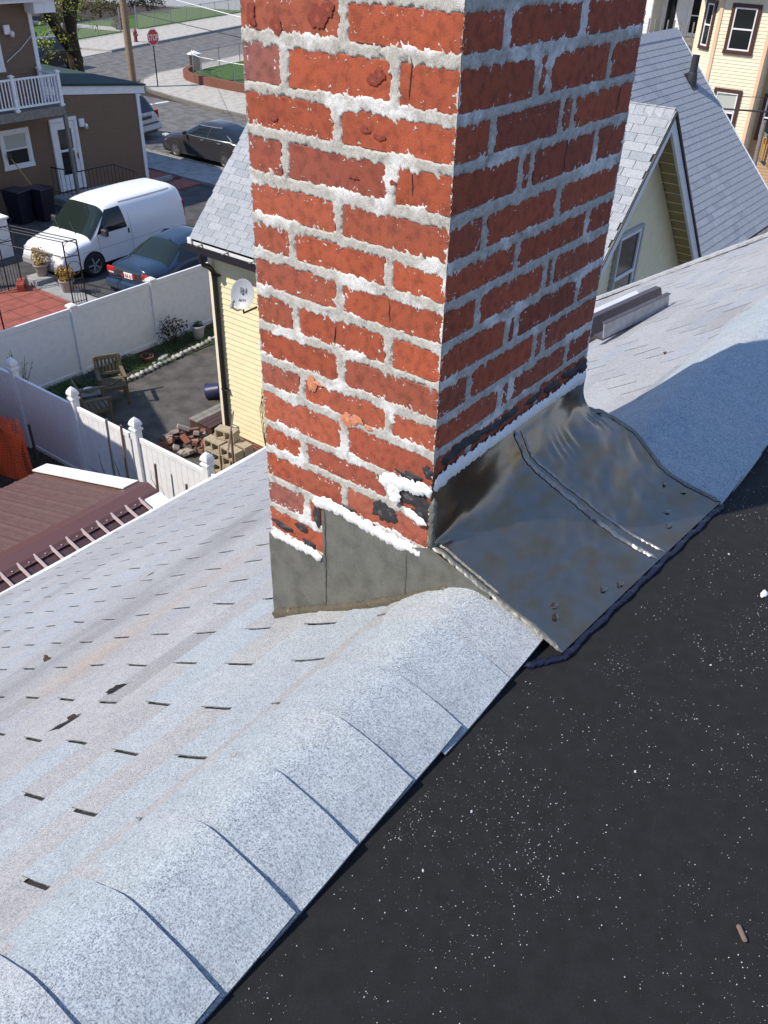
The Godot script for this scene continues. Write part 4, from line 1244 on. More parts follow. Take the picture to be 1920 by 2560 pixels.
	g3.span(P(13.8, 3.52, 3.66), P(18.06, 3.64, 3.675))
	g3.span(P(13.8, 3.50, 3.66), P(18.06, 3.519, 3.785))
	add("trough", g3, M.dark_frame, gm2)
	for k in 9:
		var hg := MB.new()
		hg.box(P(14.0 + 0.5 * k, 3.645, 3.72), Vector3(0.03, 0.008, 0.15))
		add("hanger", hg, M.galv, gm2)
	var gl := MB.new()
	gl.span(P(13.8, 3.642, 3.652), P(18.06, 3.654, 3.668))
	add("gutter_lip", gl, M.galv, gm2)
	# vent pipe with its boot
	var vp := part("vent_pipe", h)
	var pm := MB.new()
	pm.lathe(P(17.35, 5.9, 5.95), [Vector2(0.11, 0.0), Vector2(0.10, 0.14), Vector2(0.085, 0.22), Vector2(0.085, 0.24), Vector2(0.072, 0.26), Vector2(0.07, 0.54), Vector2(0.055, 0.54), Vector2(0.055, 0.45)], 18)
	add("pipe", pm, M.rust if false else M.plastic, vp)
	var bt := MB.new()
	bt.box(P(17.35, 5.985, 5.95), Vector3(0.3, 0.012, 0.36), Basis(Vector3.RIGHT, 0.81))
	add("boot", bt, M.plastic, vp)
	# satellite dish on the side wall
	var d := thing("satellite_dish", "grey oval satellite dish on a short arm fixed to the yellow wall", "satellite dish", P(8.55, 3.26, 9.57))
	var dn := Vector3(-0.86, 0.42, 0.30).normalized()
	var dx := Vector3.UP.cross(dn).normalized()
	var dy := dn.cross(dx)
	var db := Basis(dx, dn, -dy)
	var pr := []
	for k in 9: pr.append(Vector2(0.25 * k / 8.0, 0.05 * pow(k / 8.0, 2.0)))
	for k in 9: pr.append(Vector2(0.25 * (8 - k) / 8.0, 0.05 * pow((8 - k) / 8.0, 2.0) - 0.006))
	var rm2 := MB.new()
	rm2.lathe(Vector3.ZERO, pr, 32, Basis(dx * 0.84, dn, -dy * 1.0))
	add("reflector", rm2, M.dish, d)
	var arm := MB.new()
	var ft := -dy * 0.25 + dn * 0.05
	arm.tube([ft - dn * 0.03, ft + dn * 0.1 - dy * 0.03, ft + dn * 0.30 - dy * 0.0], 0.014, 6)
	add("arm", arm, M.galv, d)
	var ln := MB.new()
	ln.bev(ft + dn * 0.32 + dy * 0.03, Vector3(0.05, 0.09, 0.06), 0.012, Basis(dx, dy, dn))
	ln.lathe(ft + dn * 0.30 + dy * 0.075, [Vector2(0.0, 0.0), Vector2(0.028, 0.01), Vector2(0.032, 0.03), Vector2(0.02, 0.05), Vector2(0.0, 0.055)], 12, Basis(dx, dy, dn))
	add("receiver", ln, M.bumper_grey, d)
	var mt := MB.new()
	mt.tube([-dy * 0.16 - dn * 0.02, -dy * 0.3 - dn * 0.1, Vector3(0.27, -0.3, 0.02)], 0.018, 6)
	add("mount", mt, M.plastic, d)
	# printed mark and lettering on the reflector
	var mk2 := MB.new()
	mk2.plate(dy * 0.075 + dn * 0.018 - dx * 0.06, [Vector2(0, -0.035), Vector2(0, 0.035), Vector2(0.03, 0.033), Vector2(0.055, 0.015), Vector2(0.06, 0.0), Vector2(0.055, -0.02), Vector2(0.035, -0.034)], 0.003, Basis(dx, dy, dn))
	mk2.plate(dy * 0.075 + dn * 0.02 + dx * 0.012, [Vector2(0.0, -0.035), Vector2(0.045, -0.035), Vector2(0.045, 0.02), Vector2(0.03, 0.035), Vector2(0.02, 0.03), Vector2(0.03, 0.0)], 0.003, Basis(dx, dy, dn))
	add("mark", mk2, M.mark, d)
	for e in [["DIRECTV", 0.024, 0.022, M.mark], ["/KTT", -0.10, 0.045, M.plastic]]:
		var tx := TextMesh.new()
		tx.text = e[0]
		tx.font_size = 32
		tx.pixel_size = e[2] / 23.0
		tx.depth = 0.003
		var o := mi("lettering", tx, e[3], d)
		o.transform = Transform3D(Basis(dx, dy, dn), dy * e[1] + dn * 0.02)

# ---------- shed, netting and the things along the fence
func shed() -> void:
	var s := thing("metal_roof_shed", "long low shed with brown ribbed metal roof and white edge trim", "shed")
	var w := MB.new()
	w.span(P(-4.0, 0.0, 5.3), P(4.1, 1.9, 9.2))
	add("wall", w, M.brown_siding, s)
	var far := MB.new()
	# corrugated far slope: broad pans with small ribs, running down the slope
	far.grid(340, 3, func(i: int, j: int):
		var a := -4.0 + 8.3 * i / 340.0
		var t := j / 3.0
		var ph := fposmod(a, 0.229) / 0.229
		var r := 0.016 * smoothstep(0.0, 0.06, ph) * smoothstep(0.2, 0.14, ph) + 0.005 * smoothstep(0.40, 0.43, ph) * smoothstep(0.5, 0.47, ph) + 0.005 * smoothstep(0.66, 0.69, ph) * smoothstep(0.76, 0.73, ph)
		return P(a, lerpf(2.50, 1.85, t) + r, lerpf(7.2, 9.52, t)), true)
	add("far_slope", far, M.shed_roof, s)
	var nearm := MB.new()
	nearm.grid(340, 2, func(i: int, j: int):
		var a := -4.0 + 8.3 * i / 340.0
		var t := j / 2.0
		var ph := fposmod(a + 0.06, 0.0708) / 0.0708
		return P(a, lerpf(2.50, 1.85, t) + 0.004 * smoothstep(0.4, 0.5, ph) * smoothstep(0.7, 0.6, ph), lerpf(7.2, 4.9, t)))
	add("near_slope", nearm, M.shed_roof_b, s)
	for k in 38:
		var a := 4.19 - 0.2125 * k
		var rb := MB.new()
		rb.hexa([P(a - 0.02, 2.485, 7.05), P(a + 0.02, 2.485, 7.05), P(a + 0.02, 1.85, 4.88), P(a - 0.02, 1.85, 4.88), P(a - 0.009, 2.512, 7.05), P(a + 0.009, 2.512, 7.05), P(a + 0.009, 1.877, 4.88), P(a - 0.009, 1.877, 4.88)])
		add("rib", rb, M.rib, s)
		var sc := MB.new()
		sc.lathe(P(a - 0.1, 2.474, 7.0), [Vector2(0.012, 0.0), Vector2(0.012, 0.008), Vector2(0.0, 0.012)], 6)
		add("screw", sc, M.galv, s)
	var cap := MB.new()
	for e in [[7.42, 2.462, 7.30, 2.505], [7.30, 2.505, 7.20, 2.545], [7.20, 2.545, 7.04, 2.502], [7.04, 2.502, 7.0, 2.470], [7.0, 2.470, 6.97, 2.462]]:
		cap.quad(P(-4.0, e[1], e[0]), P(4.46, e[1], e[0]), P(4.46, e[3], e[2]), P(-4.0, e[3], e[2]))
	add("ridge_cap", cap, M.shed_roof_c, s)
	for e in [[7.40, 2.475, 9.56, 1.87], [6.98, 2.48, 4.88, 1.88]]:
		var tr := MB.new()
		tr.hexa([P(4.22, e[1], e[0]), P(4.46, e[1], e[0]), P(4.46, e[3], e[2]), P(4.22, e[3], e[2]), P(4.22, e[1] + 0.02, e[0]), P(4.46, e[1] + 0.015, e[0]), P(4.46, e[3] + 0.015, e[2]), P(4.22, e[3] + 0.02, e[2])])
		tr.hexa([P(4.44, e[1] - 0.1, e[0]), P(4.461, e[1] - 0.1, e[0]), P(4.461, e[3] - 0.1, e[2]), P(4.44, e[3] - 0.1, e[2]), P(4.44, e[1], e[0]), P(4.461, e[1], e[0]), P(4.461, e[3], e[2]), P(4.44, e[3], e[2])])
		add("edge_trim", tr, M.white, s)
	# orange safety netting
	var n := thing("safety_netting", "orange plastic safety netting draped between stakes beside the shed", "netting")
	for layer in 2:
		var nm := MB.new()
		var f := func(i: float, j: float):
			var b := 11.5 + 3.4 * i / 68.0
			var top := 1.33 + 0.05 * sin(b * 5.0) - 0.04 * sin(b * 11.0)
			var y := lerpf(top, 0.05, j / 26.0)
			return P(5.25 + 0.08 * layer + 0.10 * sin(b * 4.2 + layer) + 0.05 * sin(b * 9.0 + j * 0.2), y, b + (0.04 * layer))
		for i in 69:
			for j in 26:
				nm.quad(f.call(i - 0.17, j), f.call(i + 0.17, j), f.call(i + 0.17, j + 1.0), f.call(i - 0.17, j + 1.0))
		for j in 27:
			for i in 68:
				nm.quad(f.call(i, j - 0.2), f.call(i, j + 0.2), f.call(i + 1.0, j + 0.2), f.call(i + 1.0, j - 0.2))
		add("mesh_sheet", nm, M.net, n)
	for b in [11.55, 13.1, 14.7]:
		var st := MB.new()
		st.tube([P(5.4, 0, b), P(5.38, 1.42, b)], 0.025, 6)
		add("stake", st, M.plastic, n)
	# bare vine on pipe stakes against the fence
	for e in [[6.0, 10.26, 1.72, "tall grey pipe stake leaning before the white fence"], [6.0, 9.14, 1.32, "shorter pipe stake by tangled bare vine and white fence"], [6.02, 8.45, 1.22, "low pipe stake at the fence close to the eave"], [6.09, 10.02, 1.66, "thin pale stake close against the white fence boards"]]:
		var st := MB.new()
		st.tube([P(e[0] - 0.03, 0, e[1]), P(e[0] - 0.01, e[2] * 0.5, e[1] + 0.01), P(e[0], e[2], e[1] - 0.01)], 0.021 if e[2] < 1.7 or e[1] > 10.1 else 0.012, 6)
		tag(add("pipe_stake", st, M.galv if e[1] > 10.2 else M.rust), e[3], "stake", "pipe stakes along the fence")
	var v := thing("bare_vine", "tangled leafless vine growing up stakes at the white fence", "vine")
	for k in 11:
		var vm := MB.new()
		var pts := []
		var p := P(5.95 + rng.randf_range(-0.1, 0.1), 0.0, 8.75 + 0.14 * k + rng.randf_range(-0.1, 0.1))
		var dir := Vector3(rng.randf_range(-0.1, 0.1), 1, rng.randf_range(-0.5, 0.5))
		for i in 9:
			pts.append(p)
			dir += Vector3(rng.randf_range(-0.25, 0.25), rng.randf_range(-0.25, 0.2), rng.randf_range(-0.55, 0.55))
			p += dir.normalized() * rng.randf_range(0.1, 0.2)
		var rr := []
		for i in 9: rr.append(lerpf(0.013 if k % 3 else 0.024, 0.003, i / 8.0))
		vm.tube(pts, rr, 5)
		add("stem", vm, M.bark, v)
	# house beyond the left edge whose shadow lies on the fence
	var o := thing("neighbour_house", "grey house beyond the shed outside the left edge", "house")
	var om := MB.new()
	om.span(P(-5.0, 0, 11.95), P(3.0, 4.9, 13.6))
	om.span(P(-5.0, 0, 13.6), P(3.0, 5.9, 19.5))
	add("wall", om, M.white, o)
	var orf := MB.new()
	orf.hexa([P(-5.2, 4.9, 11.8), P(3.2, 4.9, 11.8), P(3.2, 4.9, 13.6), P(-5.2, 4.9, 13.6), P(-5.2, 4.98, 11.8), P(3.2, 4.98, 11.8), P(3.2, 5.1, 13.6), P(-5.2, 5.1, 13.6)])
	orf.plate(P(-5.2, 0, 0), [Vector2(13.4, 5.9), Vector2(19.7, 5.9), Vector2(16.5, 7.4)], 8.4, Basis(Vector3(0, 0, -1), Vector3.UP, Vector3(1, 0, 0)))
	add("roof", orf, M.roof_tab_b, o)

# ---------- back yard
func leaf_ball(mb: MB, c: Vector3, r: Vector3, n: int, s: float) -> void:
	for k in n:
		var d := Vector3(rng.randfn(), rng.randfn(), rng.randfn()).normalized() * pow(rng.randf(), 0.45)
		leaf(mb, c + d * r, s * rng.randf_range(0.6, 1.3))
func leaf(mb: MB, p: Vector3, s: float) -> void:
	var u := Vector3(rng.randfn(), rng.randfn(), rng.randfn()).normalized()
	var w := u.cross(Vector3(rng.randfn(), rng.randfn(), rng.randfn())).normalized()
	var g := rng.randf_range(0.7, 1.25)
	mb.col = Color(g, g, g)
	mb.quad(p - u * s, p - w * s * 0.5, p + u * s, p + w * s * 0.5)
func pot(nm: String, label: String, at: Vector3, r: float, h: float, mat: Material, leafm: Array, lr: Vector3, ln: int, ls: float, rim := true) -> void:
	var t := thing(nm, label, "potted plant", at)
	var m := MB.new()
	var pr := [Vector2(0.0, 0.0), Vector2(r * 0.68, 0.0), Vector2(r * 0.92, h * 0.84)]
	if rim: pr.append_array([Vector2(r * 1.06, h * 0.84), Vector2(r * 1.08, h), Vector2(r * 0.95, h), Vector2(r * 0.88, h * 0.88), Vector2(0.0, h * 0.88)])
	else: pr.append_array([Vector2(r, h), Vector2(r * 0.9, h), Vector2(r * 0.85, h * 0.9), Vector2(0, h * 0.9)])
	m.lathe(Vector3.ZERO, pr, 22)
	add("pot", m, mat, t)
	var so := MB.new()
	so.lathe(Vector3(0, h * 0.885, 0), [Vector2(r * 0.86, 0.0), Vector2(0.0, 0.02)], 14)
	add("soil", so, M.soil, t)
	for k in leafm.size():
		var l := MB.new()
		leaf_ball(l, Vector3(0, h + lr.y * 0.75, 0), lr, ln, ls)
		add("foliage", l, leafm[k], t)
func slat_chair(label: String, at: Vector3, turn: float) -> void:
	var t := thing("garden_chair", label, "chair", at, turn)
	var sp := func(nm: String, c: Vector3, s: Vector3, b := Basis()):
		var m := MB.new()
		m.bev(c, s, 0.006, b)
		add(nm, m, M.teak, t)
	for x in [-0.25, 0.25]:
		sp.call("leg", Vector3(x, 0.31, 0.24), Vector3(0.055, 0.62, 0.055))
		sp.call("leg", Vector3(x, 0.45, -0.25), Vector3(0.055, 0.9, 0.055), Basis(Vector3.RIGHT, -0.12))
		sp.call("armrest", Vector3(x, 0.635, 0.0), Vector3(0.075, 0.03, 0.58))
		sp.call("side_rail", Vector3(x, 0.38, 0.0), Vector3(0.035, 0.07, 0.46))
	sp.call("apron", Vector3(0, 0.38, 0.24), Vector3(0.46, 0.07, 0.03))
	for k in 5: sp.call("seat_slat", Vector3(0, 0.425, 0.22 - 0.1 * k), Vector3(0.5, 0.022, 0.082))
	var bt := Basis(Vector3.RIGHT, -0.12)
	sp.call("back_rail", Vector3(0, 0.87, -0.30), Vector3(0.5, 0.09, 0.035), bt)
	sp.call("back_rail", Vector3(0, 0.53, -0.26), Vector3(0.46, 0.06, 0.035), bt)
	for k in 6: sp.call("back_slat", Vector3(-0.19 + 0.076 * k, 0.7, -0.28), Vector3(0.05, 0.3, 0.018), bt)
func yard() -> void:
	# stones edging the bed
	var stone_meshes := []
	for k in 4:
		var m := MB.new()
		var sd := 50.0 * k
		var p := []
		for i in 9:
			for j in 13:
				var la := PI * i / 8.0 - PI / 2
				var lo := TAU * j / 12.0
				var d := Vector3(cos(la) * cos(lo), sin(la), cos(la) * sin(lo))
				p.append(d * (1.0 + 0.5 * nz.get_noise_3d(d.x * 40 + sd, d.y * 40, d.z * 40)) * Vector3(1, 0.75, 0.85))
		m.surf(8, 12, p, true)
		stone_meshes.append(m.mesh())
	for k in 30:
		var a := 8.75 + 0.137 * k
		var s := mi("border_stone", stone_meshes[rng.randi() % 4], M.stone if rng.randf() < 0.68 else M.stone_b)
		s.position = P(a, 0.045, 13.98 + 0.0115 * k + rng.randf_range(-0.015, 0.015))
		s.rotation.y = rng.randf() * TAU
		s.scale = Vector3.ONE * rng.randf_range(0.058, 0.078)
		tag(s, "rounded grey stone in the row edging the garden bed", "stone", "stones edging the garden bed")
	# grass in the bed
	var bl := MB.new()
	bl.tri(Vector3(-0.006, 0, 0), Vector3(0, 1, 0.15), Vector3(0.006, 0, 0))
	var mm := MultiMesh.new()
	mm.transform_format = MultiMesh.TRANSFORM_3D
	mm.mesh = bl.mesh()
	var xf := []
	for k in 5200:
		var a := rng.randf_range(6.4, 12.9)
		var b := rng.randf_range(14.15, 14.96)
		if nz.get_noise_2d(a * 60, b * 60) < -0.12: continue
		xf.append(Transform3D(Basis(Vector3.UP, rng.randf() * TAU).rotated(Vector3.RIGHT, rng.randf_range(-0.5, 0.5)).scaled(Vector3(1, rng.randf_range(0.05, 0.14), 1)), P(a, 0.02, b)))
	for k in 500:
		var b := rng.randf_range(8.0, 13.0)
		xf.append(Transform3D(Basis(Vector3.UP, rng.randf() * TAU).scaled(Vector3(1, rng.randf_range(0.06, 0.2), 1)), P(6.05 + rng.randf_range(-0.2, 0.08), -0.03, b)))
	mm.instance_count = xf.size()
	for k in xf.size(): mm.set_instance_transform(k, xf[k])
	var mmi := MultiMeshInstance3D.new()
	mmi.name = "grass"
	mmi.multimesh = mm
	mmi.material_override = M.blade
	add_child(mmi)
	tag(mmi, "short green grass growing in the garden bed by the fence", "grass")
	stuff(mmi)
	pot("planter", "white ribbed plastic planter with sparse green plant by the fence", P(11.69, 0.02, 14.56), 0.17, 0.34, M.pot_white, [M.green_leaf], Vector3(0.12, 0.05, 0.12), 60, 0.03)
	pot("clay_pot", "small red clay pot in the grass of the garden bed", P(10.06, 0.02, 14.46), 0.14, 0.14, M.red_patio, [M.green_leaf], Vector3(0.1, 0.04, 0.1), 25, 0.03)
	var bu := thing("rose_bush", "dark leafy bush in the garden bed left of the white planter", "bush", P(11.05, 0.02, 14.68))
	for k in 7:
		var st := MB.new()
		var e := Vector3(rng.randf_range(-0.4, 0.4), rng.randf_range(0.4, 0.75), rng.randf_range(-0.18, 0.15))
		st.tube([Vector3.ZERO, e * 0.5 + Vector3(0, 0.06, 0), e], [0.012, 0.008, 0.004], 5)
		add("stem", st, M.bark, bu)
	var bf := MB.new()
	leaf_ball(bf, Vector3(0, 0.36, 0), Vector3(0.46, 0.3, 0.22), 380, 0.034)
	leaf_ball(bf, Vector3(-0.1, 0.62, 0), Vector3(0.26, 0.18, 0.16), 70, 0.03)
	add("foliage", bf, M.dark_shrub, bu)
	for e in [[9.4, 14.5, 0.16, "low leafy clump in the bed nearest the wooden chairs"], [9.75, 14.72, 0.2, "small dark plant against the shaded fence in the bed"], [12.35, 14.6, 0.2, "green clump right of the white planter"]]:
		var cl := thing("garden_plant", e[3], "plant", P(e[0], 0.02, e[1]))
		var cf := MB.new()
		leaf_ball(cf, Vector3(0, e[2] * 0.4, 0), Vector3(e[2], e[2] * 0.5, e[2]), 70, 0.03)
		add("foliage", cf, M.green_leaf, cl)
	for e in [[10.3, 14.3, 0.1], [10.05, 14.25, 0.06], [9.2, 14.35, 0.06], [9.3, 14.55, 0.07], [10.45, 14.36, 0.12]]:
		var s := mi("garden_rock", stone_meshes[rng.randi() % 4], M.stone)
		s.position = P(e[0], 0.04, e[1])
		s.scale = Vector3(e[2], e[2] * 0.5, e[2] * 0.7)
		tag(s, "pale flat rock lying in the grass of the garden bed", "rock", "rocks in the garden bed")
	var tr := MB.new()
	tr.lathe(P(8.56, 0.02, 14.55), [Vector2(0.0, 0.01), Vector2(0.24, 0.01), Vector2(0.29, 0.07), Vector2(0.3, 0.07), Vector2(0.26, 0.0)], 26)
	tag(add("plant_tray", tr, M.bin), "round dark shallow tray on the grass behind the chair", "tray")
	# young shrub with few leaves behind the fence post
	var sh := thing("young_shrub", "thin young shrub with few leaves against the shaded fence", "shrub", P(6.9, 0.0, 14.45))
	for k in 9:
		var st := MB.new()
		var e := Vector3(rng.randf_range(-0.25, 0.5), rng.randf_range(0.7, 1.55), rng.randf_range(-0.2, 0.2))
		var q := e * 0.5 + Vector3(0, 0.12, 0)
		st.tube([Vector3(0, 0, 0), q, e], [0.012, 0.008, 0.003], 5)
		add("stem", st, M.bark, sh)
		var lf := MB.new()
		for i in 9:
			var t := rng.randf_range(0.35, 1.0)
			leaf(lf, Vector3.ZERO.lerp(q, min(t * 2, 1)).lerp(e, clampf(t * 2 - 1, 0, 1)) + Vector3(rng.randfn(), rng.randfn(), rng.randfn()) * 0.03, 0.028)
		add("leaves", lf, M.spring_leaf_b, sh)
	slat_chair("weathered wooden armchair with slatted seat facing the brick pile", P(8.40, 0, 13.50), -0.49)
	slat_chair("wooden armchair half hidden behind the white fence post", P(7.58, 0, 12.98), 1.2)
	var tb := thing("side_table", "small weathered wooden table between the two armchairs", "table", P(7.80, 0, 13.48), -0.45)
	for k in 5:
		var m := MB.new()
		m.bev(Vector3(0, 0.44, -0.16 + 0.08 * k), Vector3(0.5, 0.022, 0.074), 0.005)
		add("top_slat", m, M.weathered_wood, tb)
	for x in [-0.21, 0.21]:
		for z in [-0.15, 0.15]:
			var m := MB.new()
			m.bev(Vector3(x, 0.215, z), Vector3(0.045, 0.43, 0.045), 0.005)
			add("leg", m, M.teak, tb)
	var bw := MB.new()
	bw.lathe(P(7.83, 0.451, 13.5), [Vector2(0.0, 0.005), Vector2(0.06, 0.005), Vector2(0.1, 0.045), Vector2(0.105, 0.045), Vector2(0.07, 0.0), Vector2(0, 0)], 20)
	tag(add("bowl", bw, M.white), "white bowl on the small wooden table", "bowl")
	var sl := MB.new()
	sl.bev(P(8.42, 0.455, 13.42), Vector3(0.36, 0.03, 0.06), 0.012, Basis(Vector3.UP, 0.25))
	tag(add("stick", sl, M.teak), "short wooden stick lying on the armchair seat", "stick")
	# tipped bucket
	var bk := thing("bucket", "dark blue bucket lying on its side on the yard", "bucket", P(9.85, 0.165, 12.02))
	var bm := MB.new()
	var bb := Basis(Vector3.UP, 0.5) * Basis(Vector3.RIGHT, 1.25)
	bm.lathe(Vector3.ZERO, [Vector2(0.0, 0.15), Vector2(0.135, 0.15), Vector2(0.14, 0.14), Vector2(0.175, -0.13), Vector2(0.19, -0.14), Vector2(0.19, -0.16), Vector2(0.165, -0.16), Vector2(0.13, 0.12), Vector2(0, 0.13)], 26, bb)
	add("shell", bm, M.bucket_blue, bk)
	# low dark red step at the end of the house
	var dk := thing("wooden_step", "low dark red wooden platform at the end of the yellow house", "step")
	for k in 5:
		var m := MB.new()
		m.bev(P(9.55, 0.235, 10.86 + 0.125 * k), Vector3(1.9, 0.03, 0.118), 0.005)
		add("plank", m, M.weathered_wood if k > 2 else M.deck_red, dk)
	var df := MB.new()
	df.span(P(8.62, 0.0, 10.8), P(8.66, 0.22, 11.42))
	df.span(P(8.66, 0.0, 11.38), P(10.5, 0.22, 11.42))
	add("skirt", df, M.deck_red, dk)
	# heap of rubble bricks
	var bmsh := MB.new()
	bmsh.bev(Vector3.ZERO, Vector3(0.2, 0.06, 0.095), 0.006)
	var half := MB.new()
	half.bev(Vector3.ZERO, Vector3(0.11, 0.075, 0.1), 0.012, Basis(), 0.012, rng)
	var mA := bmsh.mesh()
	var mB := half.mesh()
	for k in 54:
		var r := 0.62 * sqrt(rng.randf())
		var an := rng.randf() * TAU
		var hgt: float = max(0.03, 0.42 * (1.0 - r / 0.66) * rng.randf_range(0.45, 1.0))
		var o := mi("loose_brick", mA if rng.randf() < 0.65 else mB, [M.pile_brick, M.pile_brick_b, M.pile_brick_c, M.wall_brick][[0, 0, 1, 1, 2, 3][rng.randi() % 6]])
		o.position = P(8.12 + r * cos(an) * 0.75, 0.02 + hgt, 11.0 + r * sin(an) * 0.75)
		o.rotation = Vector3(rng.randf_range(-0.6, 0.6), rng.randf() * TAU, rng.randf_range(-0.6, 0.6))
		o.scale = Vector3.ONE * 1.18
		tag(o, "loose weathered brick in the rubble heap by the wooden step", "brick", "bricks in the rubble heap")
	# stacked concrete blocks
	var cb := MB.new()
	cb.box(Vector3(0, 0, 0.082), Vector3(0.39, 0.19, 0.026))
	cb.box(Vector3(0, 0, -0.082), Vector3(0.39, 0.19, 0.026))
	for x in [-0.18, 0.0, 0.18]: cb.box(Vector3(x, 0, 0), Vector3(0.03, 0.19, 0.138))
	var cm := cb.mesh()
	var spots := []
	for y in 4:
		for k in 2: spots.append([7.72, 0.1 + 0.2 * y, 9.25 + 0.42 * k, 0.0, 0])
		for k in 2: spots.append([7.95, 0.1 + 0.2 * y, 9.25 + 0.42 * k, 0.0, 0])
	for k in 2: spots.append([8.2, 0.1, 9.25 + 0.42 * k, 0, 0])
	for k in 2: spots.append([8.2, 0.3, 9.25 + 0.42 * k, 0, 0])
	spots.append([7.9, 0.90, 9.52, 0.2, 1])
	for s in spots:
		var o := mi("concrete_block", cm, M.block)
		o.position = P(s[0] + rng.randf_range(-0.012, 0.012), s[1], s[2] + rng.randf_range(-0.012, 0.012))
		o.rotation = Vector3(0, PI / 2 + s[3] + rng.randf_range(-0.05, 0.05), 0) if s[4] == 0 and s[1] < 0.35 and s[0] > 8.1 else Vector3(PI / 2, PI / 2 + s[3] + rng.randf_range(-0.04, 0.04), 0)
		tag(o, "tan hollow concrete block in the stack beside the yellow house" if s[4] == 0 else "single concrete block on top of the block stack", "block", "stacked concrete blocks")
	var cp := thing("clothes_pole", "rusty pipe clothes pole with crossbar beside the concrete blocks", "pole", P(7.55, 0, 9.05))
	var c1 := MB.new()
	c1.tube([Vector3(0, 0, 0), Vector3(0.01, 1.28, 0)], 0.022, 8)
	add("post", c1, M.rust, cp)
	var c2 := MB.new()
	c2.tube([Vector3(-0.28, 1.12, 0.22), Vector3(0.33, 1.42, -0.26)], 0.014, 6)
	add("crossbar", c2, M.rust, cp)

